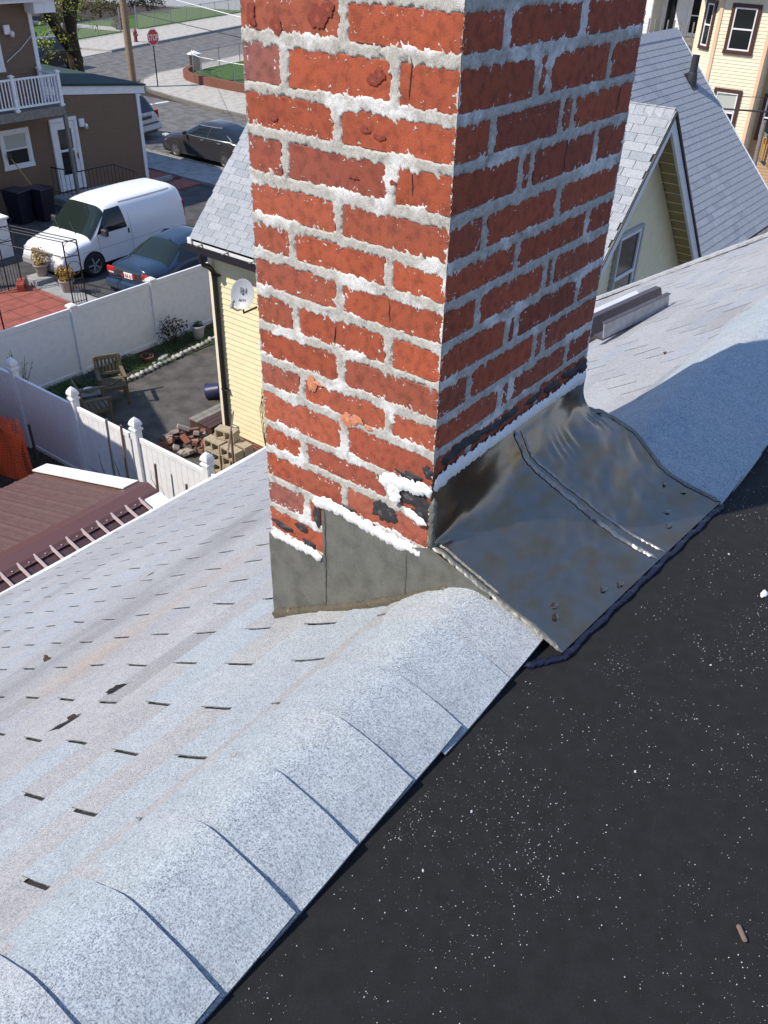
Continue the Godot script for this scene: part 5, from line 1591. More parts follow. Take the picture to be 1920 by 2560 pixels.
# ---------- brown house with its balcony
func brown_house() -> void:
	var U := Vector3(1, 0, 0)
	var V := Vector3(0, 0, -1)
	var h := thing("brown_house", "brown clapboard house with white balcony and green porch roof", "house")
	var w := MB.new()
	w.span(P(6.0, 0, 26.72), P(16.55, 6.2, 38))
	w.span(P(16.55, 0, 26.72), P(20.22, 3.0, 38))
	w.plate(P(0, 0, 26.72), [Vector2(16.5, 2.9), Vector2(20.2, 2.9), Vector2(20.2, 3.05), Vector2(16.5, 3.42)], 0.1, Basis(U, Vector3.UP, V))
	add("wall", w, M.brown_siding, h)
	var lw := part("lower_wall", h)
	boards(lw, P(0, 0, 26.72), U, -V, 0.1, 3.3, 0.125, func(y): return [6.0, 20.18 if y < 3.02 else 20.18 - (y - 3.0) * 10.0], M.brown_siding, false)
	var uw := part("upper_wall", h)
	boards(uw, P(0, 0, 26.72), U, -V, 3.3, 6.0, 0.125, func(_y): return [6.0, 16.45], M.brown_siding, false)
	var tr := MB.new()
	tr.bev(P(20.2, 1.5, 26.70), Vector3(0.14, 3.0, 0.06), 0.006)
	add("corner_board", tr, M.white, h)
	var t2 := MB.new()
	t2.bev(P(16.5, 4.75, 26.70), Vector3(0.13, 2.1, 0.06), 0.006)
	add("corner_board", t2, M.white, h)
	var f := MB.new()
	f.hexa([P(16.5, 3.36, 26.66), P(20.52, 2.98, 26.66), P(20.52, 2.98, 26.74), P(16.5, 3.36, 26.74), P(16.5, 3.62, 26.66), P(20.52, 3.22, 26.66), P(20.52, 3.22, 26.74), P(16.5, 3.62, 26.74)])
	add("porch_fascia", f, M.white, h)
	var r := MB.new()
	r.hexa([P(16.5, 3.63, 26.6), P(20.56, 3.225, 26.6), P(20.56, 3.225, 38), P(16.5, 3.63, 38), P(16.5, 3.68, 26.6), P(20.56, 3.275, 26.6), P(20.56, 3.275, 38), P(16.5, 3.68, 38)])
	for k in 26:
		var a := 16.6 + 0.155 * k
		r.box(P(a, 3.688 - 0.1 * (a - 16.5), 32.3), Vector3(0.15, 0.012, 11.3), Basis(Vector3(0, 0, 1), -0.06))
	add("porch_roof", r, M.green_roof, h)
	var ev := MB.new()
	ev.bev(P(16.75, 5.86, 26.6), Vector3(0.75, 0.34, 0.8), 0.01)
	ev.bev(P(11.0, 6.06, 26.45), Vector3(11.6, 0.12, 0.7), 0.01)
	add("eave_box", ev, M.white, h)
	var rf := MB.new()
	rf.hexa([P(5.6, 6.13, 26.0), P(17.3, 6.13, 26.0), P(17.3, 8.6, 32), P(5.6, 8.6, 32), P(5.6, 6.2, 26.0), P(17.3, 6.2, 26.0), P(17.3, 8.7, 32), P(5.6, 8.7, 32)])
	add("upper_roof", rf, M.roof_tab_b, h)
	# door with glazed storm door
	var d := part("door", h)
	var dm := MB.new()
	for e in [[17.0, 2.56, 1.04, 0.12], [16.54, 1.42, 0.12, 2.2], [17.46, 1.42, 0.12, 2.2]]:
		dm.bev(P(e[0], e[1], 26.67), Vector3(e[2], e[3], 0.08), 0.006)
	add("frame", dm, M.white, d)
	var dl := MB.new()
	for e in [[17.0, 2.38, 0.8, 0.22], [17.0, 0.58, 0.8, 0.5], [16.67, 1.55, 0.14, 1.45], [17.33, 1.55, 0.14, 1.45], [17.0, 1.60, 0.54, 0.07]]:
		dl.bev(P(e[0], e[1], 26.68), Vector3(e[2], e[3], 0.05), 0.006)
	add("leaf", dl, M.white, d)
	for e in [[1.95, 0.63], [1.2, 0.73]]:
		var g := MB.new()
		g.box(P(17.0, e[0], 26.69), Vector3(0.54, e[1], 0.02))
		add("pane", g, M.glass, d)
	var hd := MB.new()
	hd.bev(P(17.37, 1.38, 26.63), Vector3(0.05, 0.2, 0.05), 0.015)
	add("handle", hd, M.gold, d)
	window(h, P(15.15, 1.93, 26.70), U, -V, 1.08, 1.2, 0.11, M.white, M.white, true)
	window(h, P(14.75, 4.9, 26.70), U, -V, 1.1, 1.5, 0.12, M.white, M.white)
	for e in [[17.7, 2.38], [15.6, 5.28]]:
		var li := part("wall_light", h)
		var m := MB.new()
		m.bev(P(e[0], e[1], 26.64), Vector3(0.2, 0.26, 0.1), 0.02)
		add("mount", m, M.white, li)
		var l := MB.new()
		l.lathe(P(e[0] + 0.12, e[1] - 0.22, 26.58), [Vector2(0, 0), Vector2(0.06, 0.02), Vector2(0.075, 0.14), Vector2(0.03, 0.2), Vector2(0, 0.21)], 8)
		add("lantern", l, M.lamp_clear, li)
	var cd := MB.new()
	cd.tube([P(15.4, 4.42, 26.64), P(15.95, 4.74, 26.62), P(16.47, 5.12, 26.64)], 0.014, 5)
	add("line", cd, M.cable_white, h)
	# balcony
	var b := part("balcony", h)
	var fl := MB.new()
	fl.span(P(6.0, 3.13, 25.62), P(16.48, 3.19, 26.66))
	add("floor", fl, M.weathered_wood, b)
	var bm := MB.new()
	bm.bev(P(11.25, 3.03, 25.66), Vector3(10.5, 0.2, 0.09), 0.006)
	bm.bev(P(16.44, 3.03, 26.15), Vector3(0.09, 0.2, 0.9), 0.006)
	add("beam", bm, M.weathered_wood, b)
	for a in [16.42, 14.83, 13.2]:
		var p := MB.new()
		p.bev(P(a, 3.67, 25.65), Vector3(0.1, 1.0, 0.1), 0.006)
		square_cap(p, P(a, 4.16, 25.65), [Vector2(0, 0), Vector2(0.075, 0.0), Vector2(0.075, 0.025), Vector2(0.0, 0.07)])
		p.bev(P(a, 3.22, 25.65), Vector3(0.15, 0.06, 0.15), 0.01)
		add("post", p, M.white, b)
	var p2 := MB.new()
	p2.bev(P(16.42, 3.67, 26.6), Vector3(0.1, 1.0, 0.1), 0.006)
	square_cap(p2, P(16.42, 4.16, 26.6), [Vector2(0, 0), Vector2(0.075, 0.0), Vector2(0.075, 0.025), Vector2(0.0, 0.07)])
	add("post", p2, M.white, b)
	for y in [4.08, 3.31]:
		var rl := MB.new()
		rl.bev(P(13.0, y, 25.65), Vector3(6.8, 0.06, 0.05), 0.006)
		rl.bev(P(16.42, y, 26.12), Vector3(0.05, 0.06, 0.86), 0.006)
		add("rail", rl, M.white, b)
	var bal := MB.new()
	bal.bev(Vector3.ZERO, Vector3(0.035, 0.72, 0.035), 0.004)
	var bmsh := bal.mesh()
	for k in 28:
		var a := 16.42 - 0.1145 * (k + 1)
		if absf(a - 14.83) < 0.07 or a < 13.2: continue
		mi("baluster", bmsh, M.white, b).position = P(a, 3.695, 25.65)
	for k in 7: mi("baluster", bmsh, M.white, b).position = P(16.42, 3.695, 25.77 + 0.115 * k)
	var col := MB.new()
	col.bev(P(16.46, 1.47, 25.66), Vector3(0.11, 2.93, 0.11), 0.008)
	add("support_post", col, M.weathered_wood, b)
	# entry stoop with iron railing
	var st := thing("entry_stoop", "concrete stoop with black iron railing before the white door", "stoop")
	var sm := MB.new()
	sm.bev(P(17.2, 0.14, 26.1), Vector3(2.3, 0.28, 1.1), 0.02)
	add("slab", sm, M.concrete_grey, st)
	var rl2 := part("railing", st)
	var im := MB.new()
	im.tube([P(16.2, 1.2, 26.6), P(16.55, 1.15, 25.65), P(18.0, 1.15, 25.65), P(18.9, 0.75, 25.65)], 0.02, 6)
	im.tube([P(16.2, 0.42, 26.6), P(16.55, 0.42, 25.65), P(18.0, 0.42, 25.65), P(18.9, 0.2, 25.65)], 0.012, 6)
	add("handrail", im, M.iron, rl2)
	for k in 22:
		var q := MB.new()
		var t := k / 21.0
		if k < 6: q.tube([P(16.2 + 0.058 * k, 0.3, 26.6 - 0.158 * k), P(16.2 + 0.058 * k, 1.17, 26.6 - 0.158 * k)], 0.009, 5)
		else:
			var a := 16.55 + 0.15 * (k - 5)
			q.tube([P(a, 0.25 if a < 18.2 else 0.05, 25.65), P(a, 1.15 - max(0.0, a - 18.0) * 0.44, 25.65)], 0.009, 5)
		add("bar", q, M.iron, rl2)
	# bins and broom
	for e in [[14.2, 25.6, "dark wheeled bin beneath the balcony nearest the broom"], [14.85, 25.35, "navy wheeled bin close to the white van bonnet"]]:
		var bn := thing("wheeled_bin", e[2], "bin", P(e[0], 0, e[1]), 0.2)
		var m := MB.new()
		m.hexa([Vector3(-0.22, 0.05, -0.26), Vector3(0.22, 0.05, -0.26), Vector3(0.22, 0.05, 0.26), Vector3(-0.22, 0.05, 0.26), Vector3(-0.29, 0.98, -0.34), Vector3(0.29, 0.98, -0.34), Vector3(0.29, 0.98, 0.34), Vector3(-0.29, 0.98, 0.34)])
		add("body", m, M.bin, bn)
		var l := MB.new()
		l.bev(Vector3(0, 1.01, 0), Vector3(0.62, 0.06, 0.74), 0.02)
		add("lid", l, M.bin, bn)
		for x in [-0.25, 0.25]:
			var wh := MB.new()
			wh.lathe(Vector3(x, 0.1, -0.26), [Vector2(0, -0.025), Vector2(0.1, -0.025), Vector2(0.1, 0.025), Vector2(0, 0.025)], 12, Basis(Vector3(0, 0, 1), PI / 2))
			add("wheel", wh, M.tyre, bn)
	var br := thing("broom", "yellow handled broom leaning on the brown wall", "broom")
	var bh := MB.new()
	bh.tube([P(15.15, 0.5, 25.7), P(14.8, 1.7, 26.5)], 0.018, 6)
	add("handle", bh, M.broom, br)
	var bd := MB.new()
	bd.bev(P(14.78, 1.78, 26.55), Vector3(0.1, 0.2, 0.1), 0.02)
	add("head", bd, M.plastic, br)

# ---------- patio with iron arbour
func patio() -> void:
	var ar := thing("iron_arbour", "thin black iron arbour with scrollwork standing on the red patio", "arbour")
	var posts := [[10.48, 20.56], [10.94, 18.39], [11.29, 18.32], [10.86, 20.5], [10.0, 20.62]]
	for p in posts:
		var m := MB.new()
		m.tube([P(p[0], 0.04, p[1]), P(p[0], 1.68, p[1])], 0.018, 6)
		add("post", m, M.iron, ar)
	for e in [[0, 1], [3, 2], [0, 3], [1, 2], [0, 4]]:
		for y in [1.68, 1.3] if e[0] != 3 else [1.68, 1.6]:
			var m := MB.new()
			m.tube([P(posts[e[0]][0], y, posts[e[0]][1]), P(posts[e[1]][0], y, posts[e[1]][1])], 0.014, 5)
			add("bar", m, M.iron, ar)
	for e in [[0, 3, 1.5], [1, 2, 1.5], [1, 2, 1.0], [0, 4, 1.0], [0, 4, 1.48]]:
		var c := P((posts[e[0]][0] + posts[e[1]][0]) / 2, e[2], (posts[e[0]][1] + posts[e[1]][1]) / 2)
		var d := (P(posts[e[1]][0], 0, posts[e[1]][1]) - P(posts[e[0]][0], 0, posts[e[0]][1])).normalized()
		var m := MB.new()
		var pts := []
		for k in 17: pts.append(c + d * 0.17 * cos(TAU * k / 16) + Vector3.UP * 0.17 * sin(TAU * k / 16))
		m.tube(pts, 0.008, 5)
		add("scroll", m, M.iron, ar)
	for e in [[1, 2], [0, 4], [0, 3]]:
		for k in 4:
			var p := P(lerpf(posts[e[0]][0], posts[e[1]][0], (k + 1) / 5.0), 0.06, lerpf(posts[e[0]][1], posts[e[1]][1], (k + 1) / 5.0))
			var m := MB.new()
			m.tube([p, p + Vector3(0, 0.66, 0)], 0.008, 5)
			add("baluster", m, M.iron, ar)
		for y in [0.14, 0.72]:
			var m := MB.new()
			m.tube([P(posts[e[0]][0], y, posts[e[0]][1]), P(posts[e[1]][0], y, posts[e[1]][1])], 0.01, 5)
			add("bar", m, M.iron, ar)
	var gp := MB.new()
	gp.tube([P(8.83, 0.04, 18.16), P(8.83, 1.55, 18.16)], 0.02, 6)
	gp.tube([P(8.83, 1.2, 18.16), P(7.4, 1.2, 18.3)], 0.012, 6)
	tag(add("iron_gate_post", gp, M.iron), "lone thin iron gate post near the left end of the patio", "post")
	pot("potted_shrub", "clay pot with orange leafed shrub on the concrete block", P(11.5, 0.20, 20.5), 0.19, 0.32, M.clay, [M.orange_leaf, M.yellow_leaf], Vector3(0.22, 0.27, 0.22), 190, 0.034)
	pot("potted_shrub", "clay pot with orange leafed shrub nearest the arbour corner", P(11.42, 0.076, 19.3), 0.19, 0.32, M.clay, [M.orange_leaf, M.yellow_leaf], Vector3(0.27, 0.24, 0.24), 200, 0.034)
	var bk := MB.new()
	bk.bev(P(11.42, 0.1, 20.5), Vector3(0.62, 0.2, 0.6), 0.012)
	tag(add("concrete_step", bk, M.concrete_grey), "grey concrete block step under the left potted shrub", "step")
	var be := thing("low_bench", "low orange red block bench on the red patio", "bench", P(10.78, 0.05, 20.42), 0.9)
	var m1 := MB.new()
	m1.bev(Vector3(0, 0.16, 0), Vector3(0.52, 0.09, 0.2), 0.01)
	add("seat", m1, M.bench_orange, be)
	for x in [-0.2, 0.2]:
		var m2 := MB.new()
		m2.bev(Vector3(x, 0.06, 0), Vector3(0.09, 0.12, 0.18), 0.008)
		add("leg", m2, M.bench_orange, be)
	var pb := MB.new()
	pb.bev(P(11.3, 0.55, 23.4), Vector3(1.8, 1.1, 0.9), 0.02)
	pb.bev(P(11.3, 1.12, 23.4), Vector3(1.9, 0.06, 1.0), 0.015)
	tag(add("storage_box", pb, M.white), "white storage box in shade behind the iron arbour", "storage box")
	var wp := thing("white_post", "white fence post with flat cap behind the iron arbour", "post", P(10.05, 0, 21.35))
	var m3 := MB.new()
	m3.bev(Vector3(0, 0.75, 0), Vector3(0.13, 1.5, 0.13), 0.008)
	add("shaft", m3, M.vinyl, wp)
	var m4 := MB.new()
	square_cap(m4, Vector3(0, 1.5, 0), [Vector2(0, 0), Vector2(0.09, 0), Vector2(0.09, 0.03), Vector2(0, 0.07)])
	add("cap", m4, M.vinyl, wp)
	var jm := MB.new()
	for k in 8: jm.box(P(8.0, 0.0465, 15.6 + 0.62 * k), Vector3(6.0, 0.003, 0.012))
	for k in 10: jm.box(P(5.5 + 0.6 * k, 0.0466, 17.9), Vector3(0.012, 0.003, 5.3))
	struct("patio_joint", jm, M.deck_red)

# ---------- vehicles: a lofted shell; x runs from tail (0) to nose (L)
class Car:
	var L := 4.5
	var W := 1.75
	var y0 := 0.2
	var belt := 0.9
	var H := 1.4
	var tum := 0.2
	var ex := 5.0
	var prof := []      # Vector2(x, top height)
	var endr := 0.1
	func top(x: float) -> float:
		for i in prof.size() - 1:
			if x <= prof[i + 1].x:
				var t: float = (x - prof[i].x) / (prof[i + 1].x - prof[i].x)
				var p0: Vector2 = prof[max(i - 1, 0)]
				var p3: Vector2 = prof[min(i + 2, prof.size() - 1)]
				return lerpf(lerpf(prof[i].y, prof[i + 1].y, t), cubic_interpolate(prof[i].y, prof[i + 1].y, p0.y, p3.y, t), 0.5)
		return prof[-1].y
	func half(x: float) -> float:
		var d: float = min(x, L - x) / (L * 0.22)
		return W * 0.5 * (1.0 - endr * pow(clampf(1.0 - d, 0, 1), 2.2))
	func tb(x: float, y: float) -> float:
		return 1.0 - tum * pow(clampf((y - belt) / (H - belt), 0, 1), 1.2)
	func pt(x: float, th: float, off := 0.0) -> Vector3:
		var c := cos(th)
		var s := sin(th)
		var y := y0 + (top(x) - y0) * pow(absf(s), 2.0 / ex)
		var z := half(x) * signf(c) * pow(absf(c), 2.0 / ex) * tb(x, y)
		if off != 0.0:
			y += off * absf(s)
			z += off * c
		return Vector3(x, y, z)
	func side(x: float, y: float, sg: float, off: float) -> Vector3:
		var s := pow(clampf((y - y0) / (top(x) - y0), 0, 0.999), ex / 2.0)
		return Vector3(x, y, sg * (half(x) * pow(sqrt(1.0 - s * s), 2.0 / ex) * tb(x, y) + off))
func side_patch(mb: MB, c: Car, q: Array, sg: float, off: float) -> void:
	mb.grid(8, 6, func(i: int, j: int):
		var p: Vector2 = q[0].lerp(q[1], i / 8.0).lerp(q[3].lerp(q[2], i / 8.0), j / 6.0)
		return c.side(p.x, p.y, sg, off), sg < 0)
func top_patch(mb: MB, c: Car, x0: float, x1: float, th0: float, th1: float, off: float, narrow := 0.0) -> void:
	mb.grid(12, 14, func(i: int, j: int):
		var f := i / 12.0
		var th := lerpf(th0 + narrow * f, th1 - narrow * f, j / 14.0)
		var p := c.pt(lerpf(x0, x1, f), th, 0.0)
		var d := c.top(min(lerpf(x0, x1, f) + 0.05, c.L)) - c.top(max(lerpf(x0, x1, f) - 0.05, 0.0))
		return p + Vector3(-d * 10.0, 1.0, 0).normalized() * off + Vector3(0, 0, signf(p.z) * off * 0.3))
func car(nm: String, label: String, cat: String, at: Vector3, turn: float, c: Car, paint: Material, wheels: Array, wr: float, rim: Material, spokes: int) -> Node3D:
	var t := thing(nm, label, cat, at, turn, "parked vehicles")
	var m := MB.new()
	var NS := 56
	var NT := 40
	m.grid(NS, NT, func(i: int, j: int): return c.pt(c.L * (0.5 - 0.5 * cos(PI * i / NS)), PI * j / NT), true)
	for x in [0.0, c.L]:
		for j in NT:
			m.ot(Vector3(c.L / 2, 0.6, 0), Vector3(x, c.y0 + 0.15, 0), c.pt(x, PI * j / NT), c.pt(x, PI * (j + 1) / NT))
	add("body", m, paint, t)
	var u := MB.new()
	u.box(Vector3(c.L / 2, c.y0 - 0.02, 0), Vector3(c.L * 0.96, 0.1, c.W * 0.86))
	add("underbody", u, M.plastic, t)
	for x in wheels:
		for sg in [-1.0, 1.0]:
			var wl := part("wheel", t)
			var zo: float = sg * (c.half(x) - 0.075)
			var rb := Basis(Vector3.RIGHT, PI / 2 * sg)
			var am := MB.new()
			var arc := []
			for k in 21: arc.append(Vector2(cos(PI * k / 20.0 * 1.16 - 0.25), sin(PI * k / 20.0 * 1.16 - 0.25)) * (wr + 0.055))
			am.plate(Vector3(x, wr, sg * (c.half(x) + 0.004)), arc, 0.004, Basis(Vector3.RIGHT, Vector3.UP, Vector3(0, 0, 1)))
			add("arch", am, M.tyre, wl)
			var ty := MB.new()
			ty.lathe(Vector3(x, wr, zo), [Vector2(wr * 0.6, -0.1), Vector2(wr * 0.93, -0.1), Vector2(wr, -0.06), Vector2(wr, 0.06), Vector2(wr * 0.94, 0.095), Vector2(wr * 0.7, 0.10), Vector2(wr * 0.68, 0.085)], 28, rb)
			add("tyre", ty, M.tyre, wl)
			var ri := MB.new()
			ri.lathe(Vector3(x, wr, zo), [Vector2(wr * 0.7, 0.095), Vector2(wr * 0.66, 0.09), Vector2(wr * 0.62, 0.05), Vector2(0.05, 0.06), Vector2(0.045, 0.09), Vector2(0.0, 0.09)], 28, rb)
			add("hub", ri, M.steel_rim if spokes > 0 else rim, wl)
			if spokes > 0:
				var sp := MB.new()
				for k in spokes:
					var an := TAU * k / spokes
					sp.box(Vector3(x, wr, zo + sg * 0.085) + Vector3(cos(an), sin(an), 0) * wr * 0.36, Vector3(wr * 0.62, 0.05 if spokes < 8 else 0.022, 0.02), Basis(Vector3(0, 0, 1), an))
				add("spokes", sp, rim, wl)
	return t
func glass(t: Node, nm: String, mb: MB, mat: Material = null) -> void:
	add(nm, mb, M.car_glass if mat == null else mat, t)
func bump(t: Node, nm: String, o: Vector3, s: Vector3, mat: Material, r := 0.02, b := Basis()) -> void:
	var m := MB.new()
	m.bev(o, s, r, b)
	add(nm, m, mat, t)
func plate_text(t: Node, txt: String, o: Vector3, hgt: float, mat: Material, b: Basis) -> void:
	var tx := TextMesh.new()
	tx.text = txt
	tx.font_size = 32
	tx.pixel_size = hgt / 23.0
	tx.depth = 0.006
	var n := mi("lettering", tx, mat, t)
	n.transform = Transform3D(b, o)
func vehicles() -> void:
	# white cargo van, nose towards -x
	var c := Car.new()
	c.L = 4.8; c.W = 1.96; c.y0 = 0.32; c.belt = 1.08; c.H = 1.92; c.tum = 0.13; c.ex = 6.5; c.endr = 0.09
	c.prof = [Vector2(0, 1.62), Vector2(0.06, 1.80), Vector2(0.25, 1.90), Vector2(1.2, 1.93), Vector2(2.4, 1.92), Vector2(2.9, 1.87), Vector2(3.1, 1.78), Vector2(3.75, 1.16), Vector2(3.85, 1.10), Vector2(4.3, 1.03), Vector2(4.62, 0.94), Vector2(4.74, 0.82), Vector2(4.8, 0.66)]
	var v := car("cargo_van", "white cargo van with dark windscreen parked beside the brown house", "van", P(16.25, 0, 20.95), PI + 0.05, c, M.van_paint, [0.95, 3.78], 0.34, M.bumper_grey, 5)
	v.scale = Vector3.ONE * 0.945
	var g := MB.new()
	top_patch(g, c, 3.08, 3.76, 0.72, PI - 0.72, 0.012, -0.10)
	glass(v, "windscreen", g, M.van_glass)
	for sg in [-1.0, 1.0]:
		var s := MB.new()
		side_patch(s, c, [Vector2(2.42, 1.14), Vector2(3.52, 1.14), Vector2(3.02, 1.72), Vector2(2.50, 1.74)], sg, 0.008)
		glass(v, "side_window", s)
		bump(v, "mirror", Vector3(3.36, 1.2, sg * 1.12), Vector3(0.12, 0.2, 0.24), M.plastic, 0.03)
		bump(v, "door_handle", Vector3(2.38, 1.02, sg * 0.985), Vector3(0.05, 0.14, 0.03), M.plastic, 0.01)
		for x in [2.28, 3.5]:
			var l := MB.new()
			side_patch(l, c, [Vector2(x - 0.006, 0.42), Vector2(x + 0.006, 0.42), Vector2(x + 0.006 - (0.0 if x < 3 else 0.0), 1.12 if x > 3 else 1.74), Vector2(x - 0.006, 1.12 if x > 3 else 1.74)], sg, 0.003)
			add("door_seam", l, M.bumper_grey, v)
		var dr := MB.new()
		side_patch(dr, c, [Vector2(0.15, 1.80), Vector2(2.45, 1.80), Vector2(2.45, 1.83), Vector2(0.15, 1.83)], sg, 0.005)
		add("drip_rail", dr, M.bumper_grey, v)
		var cr := MB.new()
		side_patch(cr, c, [Vector2(0.05, 0.74), Vector2(4.6, 0.74), Vector2(4.6, 0.75), Vector2(0.05, 0.75)], sg, 0.004)
		add("side_crease", cr, M.bumper_grey, v)
		bump(v, "headlamp", Vector3(4.71, 0.72, sg * 0.68), Vector3(0.1, 0.15, 0.36), M.lamp_clear, 0.02)
		bump(v, "indicator", Vector3(4.73, 0.61, sg * 0.68), Vector3(0.08, 0.06, 0.36), M.amber, 0.015)
		bump(v, "tail_lamp", Vector3(0.02, 1.15, sg * 0.84), Vector3(0.06, 0.5, 0.12), M.red_lamp, 0.02)
	bump(v, "grille", Vector3(4.75, 0.7, 0), Vector3(0.08, 0.24, 0.92), M.bumper_grey, 0.02)
	bump(v, "front_bumper", Vector3(4.78, 0.42, 0), Vector3(0.2, 0.26, 1.8), M.bumper_grey, 0.06)
	bump(v, "rear_bumper", Vector3(0.0, 0.42, 0), Vector3(0.16, 0.2, 1.8), M.bumper_grey, 0.05)
	for sg in [-0.35, 0.35]:
		var wp := MB.new()
		wp.tube([c.pt(3.8, PI / 2) + Vector3(0.0, 0.03, sg), c.pt(3.6, PI / 2) + Vector3(0, 0.05, sg + 0.45)], 0.012, 5)
		add("wiper", wp, M.plastic, v)
	# blue saloon, tail towards -x
	c = Car.new()
	c.L = 4.45; c.W = 1.70; c.y0 = 0.2; c.belt = 0.90; c.H = 1.38; c.tum = 0.27; c.ex = 4.6; c.endr = 0.13
	c.prof = [Vector2(0, 0.78), Vector2(0.05, 0.93), Vector2(0.15, 0.975), Vector2(0.62, 0.99), Vector2(0.72, 1.01), Vector2(1.3, 1.30), Vector2(1.5, 1.35), Vector2(2.1, 1.39), Vector2(2.5, 1.36), Vector2(3.25, 0.98), Vector2(3.4, 0.93), Vector2(4.1, 0.80), Vector2(4.35, 0.70), Vector2(4.45, 0.55)]
	v = car("saloon_car", "dark blue saloon with rear plate facing the white fence", "car", P(12.12, 0, 17.58), 0.094, c, M.blue_paint, [0.85, 3.5], 0.29, M.rim, 6)
	g = MB.new()
	top_patch(g, c, 0.70, 1.36, 0.80, PI - 0.80, 0.010, 0.09)
	glass(v, "rear_window", g, M.van_glass)
	g = MB.new()
	top_patch(g, c, 2.5, 3.24, 0.86, PI - 0.86, 0.010, -0.09)
	glass(v, "windscreen", g)
	for sg in [-1.0, 1.0]:
		for q in [[Vector2(1.0, 0.955), Vector2(1.85, 0.94), Vector2(1.85, 1.27), Vector2(1.42, 1.26)], [Vector2(1.92, 0.94), Vector2(2.95, 0.93), Vector2(2.55, 1.26), Vector2(1.92, 1.28)]]:
			var s := MB.new()
			side_patch(s, c, q, sg, 0.006)
			glass(v, "side_window", s)
		bump(v, "tail_lamp", Vector3(0.035, 0.76, sg * 0.62), Vector3(0.07, 0.17, 0.30), M.red_lamp, 0.02)
		bump(v, "reverse_lamp", Vector3(0.028, 0.70, sg * 0.60), Vector3(0.07, 0.05, 0.2), M.lamp_clear, 0.01)
		bump(v, "mirror", Vector3(2.9, 0.98, sg * 0.86), Vector3(0.1, 0.12, 0.16), M.blue_paint, 0.03)
	bump(v, "rear_bumper", Vector3(0.01, 0.42, 0), Vector3(0.2, 0.26, 1.62), M.blue_paint, 0.06)
	bump(v, "number_plate", Vector3(-0.012, 0.72, 0.02), Vector3(0.02, 0.15, 0.31), M.white, 0.005)
	plate_text(v, "41M 630", Vector3(-0.024, 0.72, 0.02), 0.09, M.sign_red, Basis(Vector3(0, 0, 1), Vector3.UP, Vector3(-1, 0, 0)))
	bump(v, "plate_recess", Vector3(0.005, 0.73, 0.0), Vector3(0.02, 0.2, 0.84), M.plastic, 0.005)
	var pk := MB.new()
	pk.lathe(Vector3(1.35, 1.31, 0.25), [Vector2(0, 0), Vector2(0.02, 0.01), Vector2(0.008, 0.08), Vector2(0, 0.1)], 8)
	add("aerial", pk, M.plastic, v)
	# dark grey saloon on the street, nose towards +b
	c = Car.new()
	c.L = 4.85; c.W = 1.85; c.y0 = 0.2; c.belt = 0.95; c.H = 1.47; c.tum = 0.30; c.ex = 4.4; c.endr = 0.16
	c.prof = [Vector2(0, 0.80), Vector2(0.05, 1.0), Vector2(0.18, 1.07), Vector2(0.5, 1.09), Vector2(1.1, 1.30), Vector2(1.7, 1.45), Vector2(2.3, 1.475), Vector2(2.7, 1.42), Vector2(3.55, 1.03), Vector2(3.8, 0.97), Vector2(4.4, 0.86), Vector2(4.7, 0.74), Vector2(4.85, 0.55)]
	v = car("saloon_car", "dark grey saloon with many-spoked wheels parked along the kerb", "car", P(24.42, 0, 25.0), PI / 2, c, M.grey_paint, [1.0, 3.88], 0.33, M.rim, 15)
	g = MB.new()
	top_patch(g, c, 0.55, 1.5, 0.84, PI - 0.84, 0.010, 0.08)
	glass(v, "rear_window", g)
	g = MB.new()
	top_patch(g, c, 2.72, 3.5, 0.88, PI - 0.88, 0.010, -0.08)
	glass(v, "windscreen", g)
	for sg in [-1.0, 1.0]:
		for q in [[Vector2(0.78, 1.03), Vector2(1.95, 1.0), Vector2(1.95, 1.36), Vector2(1.5, 1.34)], [Vector2(2.02, 1.0), Vector2(3.3, 0.985), Vector2(2.75, 1.32), Vector2(2.02, 1.365)]]:
			var s := MB.new()
			side_patch(s, c, q, sg, 0.006)
			glass(v, "side_window", s)
		var ch := MB.new()
		side_patch(ch, c, [Vector2(0.7, 0.975), Vector2(3.35, 0.955), Vector2(3.35, 0.98), Vector2(0.7, 1.0)], sg, 0.010)
		side_patch(ch, c, [Vector2(0.75, 1.03), Vector2(1.5, 1.36), Vector2(1.5, 1.38), Vector2(0.72, 1.04)], sg, 0.010)
		side_patch(ch, c, [Vector2(1.5, 1.355), Vector2(2.75, 1.335), Vector2(2.75, 1.355), Vector2(1.5, 1.375)], sg, 0.010)
		add("chrome_strip", ch, M.rim, v)
		for x in [1.3, 2.25]: bump(v, "door_handle", Vector3(x, 0.88, sg * 0.93), Vector3(0.2, 0.035, 0.03), M.rim, 0.01)
		bump(v, "headlamp", Vector3(4.62, 0.72, sg * 0.72), Vector3(0.3, 0.1, 0.24), M.lamp_clear, 0.03)
		bump(v, "mirror", Vector3(3.2, 1.03, sg * 0.97), Vector3(0.1, 0.13, 0.2), M.grey_paint, 0.03)
		bump(v, "tail_lamp", Vector3(0.06, 0.86, sg * 0.66), Vector3(0.08, 0.12, 0.4), M.red_lamp, 0.02)
	# white minivan, tail towards the camera
	c = Car.new()
	c.L = 5.0; c.W = 1.98; c.y0 = 0.26; c.belt = 1.02; c.H = 1.74; c.tum = 0.2; c.ex = 5.2; c.endr = 0.12
	c.prof = [Vector2(0, 1.0), Vector2(0.08, 1.1), Vector2(0.45, 1.62), Vector2(0.6, 1.71), Vector2(1.6, 1.75), Vector2(2.8, 1.7), Vector2(3.7, 1.2), Vector2(4.0, 1.08), Vector2(4.6, 0.92), Vector2(4.9, 0.78), Vector2(5.0, 0.6)]
